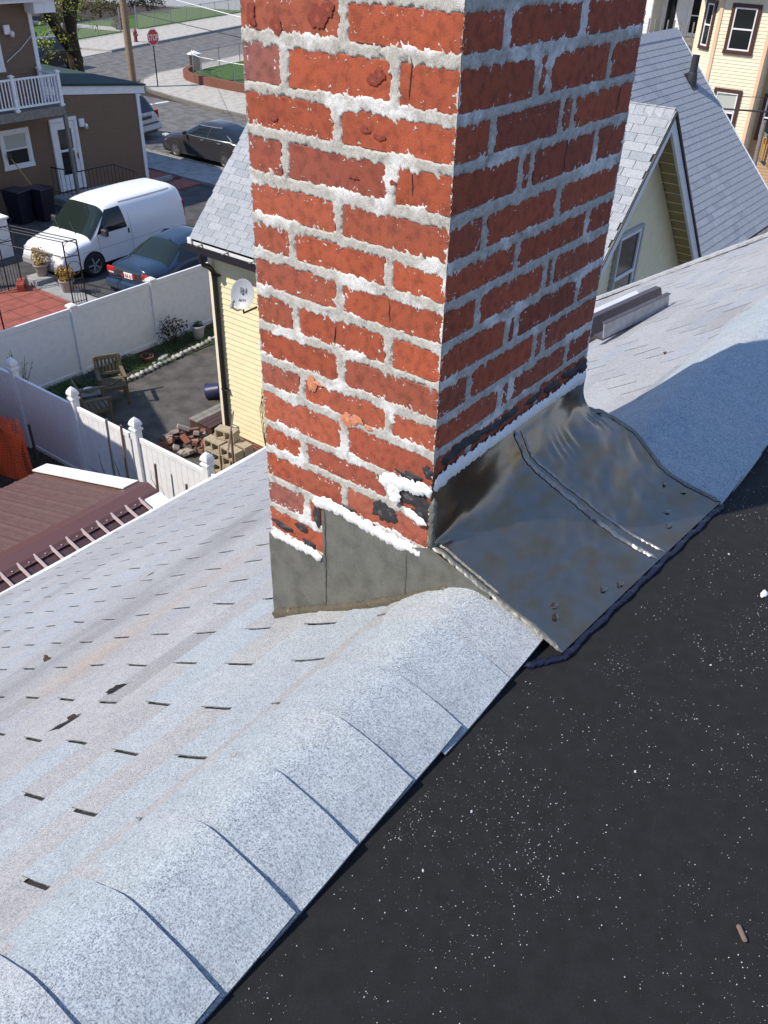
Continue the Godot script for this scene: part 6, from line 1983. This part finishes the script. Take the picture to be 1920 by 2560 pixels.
	v = car("minivan", "white minivan seen from behind on the street past the brown house", "minivan", P(24.79, 0, 32.2), PI / 2 + 0.227, c, M.silver_paint, [1.0, 4.0], 0.33, M.rim, 5)
	g = MB.new()
	top_patch(g, c, 0.06, 0.50, 0.60, PI - 0.60, 0.014, 0.06)
	glass(v, "rear_window", g)
	for sg in [-1.0, 1.0]:
		var s := MB.new()
		side_patch(s, c, [Vector2(0.5, 1.08), Vector2(3.6, 1.06), Vector2(3.0, 1.5), Vector2(0.62, 1.55)], sg, 0.006)
		glass(v, "side_window", s)
		bump(v, "tail_lamp", Vector3(0.06, 0.92, sg * 0.86), Vector3(0.12, 0.36, 0.13), M.red_lamp, 0.03)
	bump(v, "rear_bumper", Vector3(-0.03, 0.47, 0), Vector3(0.22, 0.3, 1.92), M.silver_paint, 0.07)
	bump(v, "bumper_pad", Vector3(-0.06, 0.63, 0), Vector3(0.17, 0.02, 1.5), M.plastic, 0.008)
	bump(v, "plate_recess", Vector3(-0.008, 0.86, 0.0), Vector3(0.02, 0.13, 0.8), M.plastic, 0.01)
	plate_text(v, "SECURITY", Vector3(0.0, 1.0, 0.1), 0.11, M.mark, Basis(Vector3(0, 0, 1), Vector3.UP, Vector3(-1, 0, 0)))
	# black off-roader, tail to the right
	c = Car.new()
	c.L = 4.7; c.W = 1.9; c.y0 = 0.35; c.belt = 1.1; c.H = 1.78; c.tum = 0.2; c.ex = 5.0; c.endr = 0.14
	c.prof = [Vector2(0, 1.0), Vector2(0.1, 1.25), Vector2(0.5, 1.66), Vector2(0.8, 1.76), Vector2(2.6, 1.76), Vector2(3.4, 1.2), Vector2(4.5, 1.0), Vector2(4.7, 0.7)]
	v = car("dark_suv", "black utility vehicle half hidden behind the brown house corner", "car", pq(48.1, 0, 39.6), PI - 0.29 + 0.58, c, M.black_paint, [0.9, 3.7], 0.36, M.steel_rim, 0)
	g = MB.new()
	top_patch(g, c, 0.12, 0.6, 0.7, PI - 0.7, 0.012, 0.05)
	glass(v, "rear_window", g)
	for sg in [-1.0, 1.0]: bump(v, "tail_lamp", Vector3(0.06, 1.0, sg * 0.82), Vector3(0.12, 0.3, 0.14), M.red_lamp, 0.03)

# ---------- street furniture
func brickwork(parent: Node, p: Vector3, q: Vector3, th: float, hgt: float) -> void:
	var mm := MB.new()
	var d := (q - p).normalized()
	var L := p.distance_to(q)
	var n := d.cross(Vector3.UP)
	var b := Basis(d, Vector3.UP, n)
	mm.box((p + q) / 2 + Vector3(0, hgt / 2, 0), Vector3(L, hgt, th - 0.02), b)
	add("joints", mm, M.wall_mortar, parent)
	var bm := MB.new()
	var r := 0
	while r * 0.075 < hgt - 0.03:
		var x := 0.0 if r % 2 == 0 else -0.11
		while x < L:
			var x0: float = max(x, 0.0)
			var x1: float = min(x + 0.205, L)
			if x1 - x0 > 0.03: bm.box(p + d * ((x0 + x1) / 2) + Vector3(0, r * 0.075 + 0.035, 0), Vector3(x1 - x0, 0.06, th), b)
			x += 0.218
		r += 1
	add("brickwork", bm, M.wall_brick, parent)
func chain_link(t: Node, path: Array, y0: float, y1: float, posts: bool, wire: Material) -> void:
	for i in path.size() - 1:
		var p := P(path[i][0], 0, path[i][1])
		var q := P(path[i + 1][0], 0, path[i + 1][1])
		var L := p.distance_to(q)
		var d := (q - p) / L
		var rl := MB.new()
		rl.tube([p + Vector3(0, y1, 0), q + Vector3(0, y1, 0)], 0.022, 6)
		add("top_rail", rl, wire, t)
		var wm := MB.new()
		var h := y1 - y0
		var x := -h
		while x < L:
			for s in [0, 1]:
				var xa: float = clampf(x, 0, L)
				var xb: float = clampf(x + h, 0, L)
				if xb - xa < 0.02: continue
				var ya := xa - x
				var yb := xb - x
				if s == 1:
					ya = h - ya
					yb = h - yb
				wm.tube([p + d * xa + Vector3(0, y0 + ya, 0), p + d * xb + Vector3(0, y0 + yb, 0)], 0.0035, 3)
			x += 0.085
		stuff(add("wire_mesh", wm, M.galv, t))
		if posts:
			var np: int = max(1, int(L / 2.2))
			for k in np + 1:
				var po := MB.new()
				var c := p + d * (L * k / np)
				po.tube([c + Vector3(0, y0 - 0.1, 0), c + Vector3(0, y1 + 0.05, 0)], 0.03, 6)
				add("post", po, wire, t)
func street_things() -> void:
	var s := thing("stop_sign", "red octagonal stop sign on a thin black post at the corner", "sign", P(33.33, 0.13, 41.67))
	var pm := MB.new()
	pm.tube([Vector3(0, 0, 0), Vector3(0, 2.75, 0)], 0.032, 8)
	add("post", pm, M.iron, s)
	for e in [[0.39, 0.0, M.white], [0.36, 0.008, M.sign_red]]:
		var om := MB.new()
		var oc := []
		for k in 8: oc.append(Vector2(cos(TAU * (k + 0.5) / 8), sin(TAU * (k + 0.5) / 8)) * e[0] / cos(PI / 8))
		om.plate(Vector3(0, 2.42, 0.035 + e[1]), oc, 0.008, Basis())
		add("border" if e[2] == M.white else "face", om, e[2], s)
	var tx := TextMesh.new()
	tx.text = "STOP"
	tx.font_size = 48
	tx.pixel_size = 0.26 / 35.0
	tx.depth = 0.01
	var tn := mi("lettering", tx, M.white, s)
	tn.transform = Transform3D(Basis().scaled(Vector3(0.82, 1.12, 1)), Vector3(0, 2.42, 0.052))
	var hy := thing("fire_hydrant", "dark red fire hydrant behind the utility pole on far pavement", "hydrant", P(44.44, 0.13, 57.24))
	var hm := MB.new()
	hm.lathe(Vector3.ZERO, [Vector2(0.17, 0), Vector2(0.17, 0.06), Vector2(0.12, 0.08), Vector2(0.12, 0.55), Vector2(0.16, 0.58), Vector2(0.16, 0.64), Vector2(0.13, 0.70), Vector2(0.08, 0.80), Vector2(0.05, 0.82), Vector2(0.05, 0.9), Vector2(0, 0.9)], 16)
	add("barrel", hm, M.hydrant_red, hy)
	for a in [0.0, PI / 2, PI]:
		var nm := MB.new()
		nm.lathe(Vector3(0, 0.45, 0), [Vector2(0.07, 0.1), Vector2(0.07, 0.2), Vector2(0.03, 0.21), Vector2(0, 0.23)], 10, Basis(Vector3.UP, a) * Basis(Vector3.RIGHT, PI / 2))
		add("nozzle", nm, M.hydrant_red, hy)
	var up := thing("utility_pole", "weathered wooden utility pole rising past the green porch roof", "pole", P(32.2, 0, 42.35))
	var um := MB.new()
	um.tube([Vector3(0, 0, 0), Vector3(0.0, 4.0, 0), Vector3(-0.05, 11.0, 0)], [0.2, 0.185, 0.15], 14)
	add("shaft", um, M.pole_wood, up)
	# brick pillar, curved wall, railings
	var bp := thing("brick_pillar", "square brick pillar with white pyramid cap at the lawn corner", "pillar")
	brickwork(bp, P(37.78, 0.13, 43.75), P(38.22, 0.13, 43.75), 0.44, 1.0)
	var cp := MB.new()
	square_cap(cp, P(38.0, 1.13, 43.75), [Vector2(0, 0), Vector2(0.30, 0), Vector2(0.30, 0.06), Vector2(0.0, 0.22)])
	add("cap", cp, M.white, bp)
	var bw := thing("garden_wall", "low curved brick wall around the lawn at the street corner", "wall")
	var path := [[35.45, 26.0], [35.43, 33.0], [35.43, 37.4], [35.5, 39.5], [35.62, 41.0], [35.95, 42.1], [36.5, 42.95], [37.3, 43.55], [37.78, 43.75]]
	for i in path.size() - 1: brickwork(bw, P(path[i][0], 0.13, path[i][1]), P(path[i + 1][0], 0.13, path[i + 1][1]), 0.28, 0.42)
	var cl := thing("chain_link_fence", "silver chain link fence standing on the curved brick wall", "fence")
	chain_link(cl, [[37.7, 43.6], [36.9, 42.7], [36.3, 41.3], [36.15, 38.5], [36.1, 34.0], [36.1, 28.0]], 0.5, 1.36, true, M.white)
	var c2 := thing("chain_link_fence", "thin chain link fence running from the brick pillar along the side street", "fence")
	chain_link(c2, [[38.3, 43.9], [45.0, 45.3], [58.0, 49.3]], 0.35, 1.25, true, M.galv)
	var c3 := thing("chain_link_fence", "chain link fence with leaning posts before the far lawns", "fence")
	chain_link(c3, [PQ(55, 46.5), PQ(63.4, 46.5)], 0.15, 1.15, true, M.galv)
	var c4 := thing("chain_link_fence", "chain link fence along the right hand far lawn", "fence")
	chain_link(c4, [PQ(65.9, 46.6), PQ(83, 46.6)], 0.15, 1.2, true, M.galv)
	for e in [[63.6, "tall grey gate post left of the far path"], [65.8, "tall grey gate post right of the far path"]]:
		var gm := MB.new()
		gm.tube([pq(e[0], 0, 46.6), pq(e[0], 1.75, 46.6)], 0.06, 8)
		tag(add("gate_post", gm, M.galv), e[1], "post", "gate posts of the far path")
	# tree with a forked trunk
	var tr := thing("street_tree", "forked street tree with fresh yellow green leaves behind the porch roof", "tree", P(22.3, 0, 33.0))
	var limbs := [
		[[Vector3(0, 0, 0), Vector3(0.02, 2.2, 0), Vector3(-0.05, 3.4, 0.0), Vector3(-0.1, 4.2, 0.05)], [0.34, 0.28, 0.29, 0.3]],
		[[Vector3(-0.1, 4.0, 0), Vector3(-0.05, 5.2, -0.1), Vector3(0.05, 7.0, -0.2), Vector3(0.3, 9.5, 0.2)], [0.27, 0.22, 0.19, 0.12]],
		[[Vector3(-0.1, 3.6, 0), Vector3(-0.7, 4.3, -0.15), Vector3(-1.3, 5.0, -0.5), Vector3(-2.0, 6.1, -0.9), Vector3(-2.6, 8.0, -1.1)], [0.24, 0.21, 0.17, 0.14, 0.08]],
		[[Vector3(0.0, 4.1, 0), Vector3(0.3, 4.9, 0.1), Vector3(0.55, 6.2, 0.2), Vector3(1.2, 8.0, 0.4)], [0.16, 0.13, 0.10, 0.05]],
		[[Vector3(0.3, 4.9, 0.1), Vector3(0.9, 5.5, 0.3), Vector3(1.7, 5.7, 0.6), Vector3(2.6, 6.4, 0.9)], [0.09, 0.07, 0.05, 0.03]],
		[[Vector3(-0.75, 4.35, -0.15), Vector3(-0.7, 5.2, 0.1), Vector3(-0.75, 6.2, 0.2), Vector3(-0.6, 7.6, 0.4)], [0.1, 0.08, 0.06, 0.03]],
		[[Vector3(0.05, 2.9, 0.1), Vector3(0.35, 3.2, 0.2), Vector3(0.42, 3.35, 0.22)], [0.18, 0.12, 0.05]]]
	for k in limbs.size():
		var lm := MB.new()
		var pts := []
		for q in limbs[k][0]: pts.append(Vector3(q.x, q.y, -q.z))
		lm.tube(pts, limbs[k][1], 12)
		add("trunk" if k == 0 else "limb", lm, M.bark, tr)
	for b in 2:
		var lf := MB.new()
		for k in 130:
			var L: Array = limbs[[1, 2, 2, 2, 3, 4, 5, 5][rng.randi() % 8]][0]
			var i := rng.randi() % (L.size() - 1)
			var q: Vector3 = L[i].lerp(L[i + 1], rng.randf())
			if q.y < 4.6: continue
			var o := Vector3(q.x, q.y, -q.z) + Vector3(rng.randfn(), rng.randfn() * 0.8 + 0.2, rng.randfn()) * 0.65
			leaf_ball(lf, o, Vector3(0.26, 0.2, 0.26), 16, 0.05)
		for k in 22:
			var o := Vector3(-0.9 + rng.randfn() * 0.5, 3.9 + rng.randfn() * 0.5, rng.randfn() * 0.5)
			leaf_ball(lf, o, Vector3(0.2, 0.16, 0.2), 12, 0.045)
		add("crown", lf, M.spring_leaf if b == 0 else M.spring_leaf_b, tr)
	# far planting and houses at the top of the picture
	for e in [[62.6, 51.5, 2.6, 1.5, "brown twiggy hedge left of the far path", M.hedge], [66.8, 55.0, 4.0, 2.6, "large dark shrub behind the far path", M.hedge], [70.5, 53.5, 3.0, 2.2, "olive shrub right of the far path", M.hedge], [76.5, 52.6, 3.2, 1.9, "dark rounded bush on the far lawn edge", M.dark_shrub], [64.7, 47.4, 0.9, 0.9, "dry brush growing at the gate posts", M.hedge], [55.6, 49.5, 1.6, 1.2, "yellowing bush left on the far lawn", M.spring_leaf_b]]:
		var sh := thing("far_shrub", e[4], "shrub", pq(e[0], 0.1, e[1]))
		var st := MB.new()
		for k in 6:
			st.tube([Vector3.ZERO, Vector3(rng.randf_range(-0.4, 0.4) * e[2], e[3] * 0.8, rng.randf_range(-0.3, 0.3) * e[2])], 0.03, 4)
		add("stems", st, M.bark, sh)
		var lf := MB.new()
		for k in 26: leaf_ball(lf, Vector3(rng.randf_range(-0.5, 0.5) * e[2], rng.randf_range(0.2, 0.9) * e[3], rng.randf_range(-0.4, 0.4) * e[2]), Vector3(0.4, 0.3, 0.4) * e[3] * 0.6, 40, 0.10)
		add("foliage", lf, e[5], sh)
	var bh := thing("blue_house", "blue clapboard house far beyond the lawn", "house")
	var bm := MB.new()
	var b0 := pq(62.0, 3.0, 60.5)
	bm.box(b0, Vector3(9, 6, 6), Basis(Vector3.UP, 0.29))
	add("wall", bm, M.blue_house, bh)
	var bs := MB.new()
	for k in 40: bs.box(b0 + Basis(Vector3.UP, 0.29) * Vector3(0, -2.9 + 0.15 * k, 3.01), Vector3(9.02, 0.12, 0.04), Basis(Vector3.UP, 0.29))
	add("clapboards", bs, M.blue_house, bh)
	var gh := thing("far_house", "grey house at the end of the far driveway", "house")
	var gm2 := MB.new()
	gm2.box(pq(92, 3, 72), Vector3(14, 6, 8), Basis(Vector3.UP, 0.29))
	add("wall", gm2, M.concrete_grey, gh)
	for k in 3:
		var dm := MB.new()
		dm.box(pq(87.5 + 4.2 * k, 1.2, 67.9), Vector3(2.6, 2.2, 0.1), Basis(Vector3.UP, 0.29))
		add("garage_door", dm, M.white, gh)
	# overhead wires
	for e in [[[P(11.1, 6.74, 6.75), P(14.14, 6.56, 14.99), P(18.36, 6.24, 21.96), P(25, 6.4, 31.6), P(32.2, 7.2, 42.35)], 0.012, M.cable_white, "white service cable crossing above the side street"], [[P(15.0, 5.9, 10.0), P(19.54, 5.32, 20.78), P(26.58, 4.59, 34.51), P(32.2, 5.2, 42.3)], 0.012, M.cable_black, "black overhead cable passing the stop sign"], [[P(15.5, 5.9, 2.0), P(17.95, 5.78, 4.60), P(19.53, 5.48, 6.19), P(26, 5.6, 13)], 0.006, M.cable_black, "thin upper wire before the cream bay windows"], [[P(16.0, 5.9, 1.5), P(18.89, 5.39, 4.79), P(21.45, 4.91, 6.54), P(28, 4.7, 11.2)], 0.022, M.cable_black, "thick black cable before the cream bay windows"]]:
		var wm := MB.new()
		wm.tube(e[0], e[1], 6)
		tag(add("overhead_wire", wm, e[2]), e[3], "wire")

# ---------- houses at upper right
func right_houses() -> void:
	var U := Vector3(1, 0, 0)
	var V := Vector3(0, 0, -1)
	var h := thing("cream_house", "cream and tan clapboard house with bay and brown window trim", "house")
	var w := MB.new()
	w.span(P(34.6, 0, 2.0), P(44, 9.5, 12.4))
	w.plate(P(0, 0.4, 0), [Vector2(34.0, 9.55), Vector2(34.0, 11.43), Vector2(34.62, 12.3), Vector2(34.62, 9.55)], 8.8, Basis(Vector3(1, 0, 0), Vector3(0, 0, -1), Vector3.UP))
	add("wall", w, M.cream, h)
	var bf := part("bay_front", h)
	boards(bf, P(34.0, 0, 9.55), V, -U, 0.6, 9.0, 0.11, func(_y): return [0.06, 1.82], M.cream, false)
	var sd := Vector3(0.62, 0, -0.87).normalized()
	var sn := Vector3(-0.87, 0, -0.62).normalized()
	var bs := part("bay_side", h)
	boards(bs, P(34.0, 0, 11.43), sd, sn, 0.6, 9.0, 0.11, func(_y): return [0.06, 1.0], M.cream, false)
	var tw := part("tan_wall", h)
	boards(tw, P(34.58, 0, 2.0), V, -U, 0.2, 9.3, 0.11, func(_y): return [0.0, 7.5], M.tan, false)
	var cm := MB.new()
	cm.bev(P(33.985, 4.8, 11.40), Vector3(0.07, 8.6, 0.13), 0.006)
	cm.bev(P(33.985, 4.8, 9.58), Vector3(0.07, 8.6, 0.13), 0.006)
	add("corner_board", cm, M.peach, h)
	for y in [5.43, 2.76]:
		window(h, P(33.975, y, 10.52), V, -U, 1.02, 1.56, 0.12, M.brown_trim, M.white, y < 4)
		window(h, P(34.0, y + 0.02, 11.43) + sd * 0.52 + sn * 0.025, sd, sn, 0.62, 1.56, 0.11, M.brown_trim, M.white)
		window(h, P(34.55, y - 0.08, 8.85), V, -U, 1.02, 1.56, 0.12, M.brown_trim, M.white)
	var ev := MB.new()
	ev.span(P(33.5, 6.6, 9.2), P(34.7, 6.75, 12.5))
	add("bay_cornice", ev, M.trim_grey, h)
	# stair rail and pole before the tan wall
	var st := thing("wooden_stair", "yellow brown wooden stair rail beside the tan wall", "stair")
	for k in 16:
		var m := MB.new()
		var t := k / 15.0
		m.bev(P(33.0, lerpf(2.0, 1.1, t), lerpf(8.6, 6.9, t)), Vector3(0.05, 0.85, 0.07), 0.006)
		add("baluster", m, M.stair_wood, st)
	var rm := MB.new()
	for y in [0.42, -0.42]:
		rm.hexa([P(32.95, 2.0 + y, 8.7), P(33.05, 2.0 + y, 8.7), P(33.05, 1.1 + y, 6.8), P(32.95, 1.1 + y, 6.8), P(32.95, 2.08 + y, 8.7), P(33.05, 2.08 + y, 8.7), P(33.05, 1.18 + y, 6.8), P(32.95, 1.18 + y, 6.8)])
	add("rail", rm, M.weathered_wood, st)
	var pm := MB.new()
	pm.tube([P(32.6, 0, 8.55), P(32.6, 2.9, 8.62)], 0.08, 8)
	tag(add("porch_post", pm, M.weathered_wood), "peeling pale post before the tan wall", "post")
	# white house behind
	var wh := thing("white_house", "white clapboard house with narrow dark window behind the shingle ridge", "house")
	var wm := MB.new()
	wm.span(P(43.0, 0, 17.75), P(52, 10, 30))
	wm.span(P(44.0, 0, 13.6), P(52, 10, 17.75))
	add("wall", wm, M.white, wh)
	var wf := part("front", wh)
	boards(wf, P(43.0, 0, 17.75), V, -U, 0.3, 4.62, 0.14, func(_y): return [0.0, 11.5], M.white, false)
	var ws := part("side", wh)
	boards(ws, P(43.0, 0, 17.73), U, -V, 0.3, 9.6, 0.14, func(_y): return [0.0, 1.0], M.white, false)
	var wr := part("porch_wall", wh)
	boards(wr, P(44.0, 0, 13.6), V, -U, 0.3, 9.6, 0.14, func(_y): return [0.0, 4.1], M.white, false)
	var dw := MB.new()
	dw.box(P(43.97, 5.2, 17.2), Vector3(0.06, 3.2, 0.42))
	add("narrow_window", dw, M.glass, wh)
	for e in [[15.9, 4.9], [14.4, 4.9]]: window(wh, P(43.96, e[1], e[0]), V, -U, 0.9, 1.7, 0.1, M.white, M.white)
	var pf := MB.new()
	pf.span(P(42.0, 3.9, 13.4), P(44.0, 4.0, 17.7))
	pf.span(P(41.9, 6.6, 13.2), P(44.0, 6.8, 17.7))
	add("porch", pf, M.weathered_wood, wh)
	for k in 14:
		var m := MB.new()
		m.bev(P(42.1, 4.4, 13.5 + 0.3 * k), Vector3(0.05, 0.8, 0.06), 0.006)
		add("porch_baluster", m, M.weathered_wood, wh)
	var dp := MB.new()
	dp.tube([P(42.94, 0, 19.2), P(42.94, 9.5, 19.2)], 0.06, 6)
	add("downpipe", dp, M.white, wh)
	# red brick base showing past the eave at the right edge
	var rb := thing("brick_porch", "red brick porch wall past the shingle eave at right edge", "wall")
	brickwork(rb, P(20.4, 0.0, 3.2), P(20.4, 0.0, 5.4), 0.3, 1.9)

func _ready() -> void:
	rng.seed = 4711
	nz.seed = 5
	nz.frequency = 0.02
	nz.fractal_octaves = 3
	var cam := Camera3D.new()
	cam.name = "camera"
	add_child(cam)
	cam.transform = Transform3D(CAMB.orthonormalized(), CAMP)
	cam.fov = 61.0
	cam.near = 0.05
	cam.far = 600.0
	cam.current = true
	var sky := ProceduralSkyMaterial.new()
	sky.sky_top_color = Color(0.42, 0.54, 0.73)
	sky.sky_horizon_color = Color(0.78, 0.82, 0.87)
	sky.ground_bottom_color = Color(0.3, 0.3, 0.3)
	sky.ground_horizon_color = Color(0.55, 0.62, 0.7)
	sky.sky_curve = 0.12
	sky.sky_energy_multiplier = 1.12
	var env := Environment.new()
	env.background_mode = Environment.BG_SKY
	env.sky = Sky.new()
	env.sky.sky_material = sky
	env.tonemap_mode = Environment.TONE_MAPPER_LINEAR
	env.tonemap_exposure = 1.28
	env.sdfgi_enabled = true
	env.ssao_enabled = true
	env.ssil_enabled = true
	var we := WorldEnvironment.new()
	we.name = "environment"
	we.environment = env
	add_child(we)
	var sun := DirectionalLight3D.new()
	sun.name = "sun"
	sun.light_energy = 1.4
	sun.light_color = Color(1.0, 0.965, 0.91)
	sun.light_angular_distance = 0.5
	sun.shadow_enabled = true
	add_child(sun)
	var el := deg_to_rad(48.0)
	var dir := Vector3(0.864 * cos(el), -sin(el), 0.504 * cos(el))
	sun.look_at_from_position(Vector3.ZERO, dir, Vector3.UP)
	materials()
	own_house()
	chimney()
	trims()
	terrain()
	fences()
	yellow_house()
	shed()
	yard()
	brown_house()
	patio()
	vehicles()
	street_things()
	right_houses()
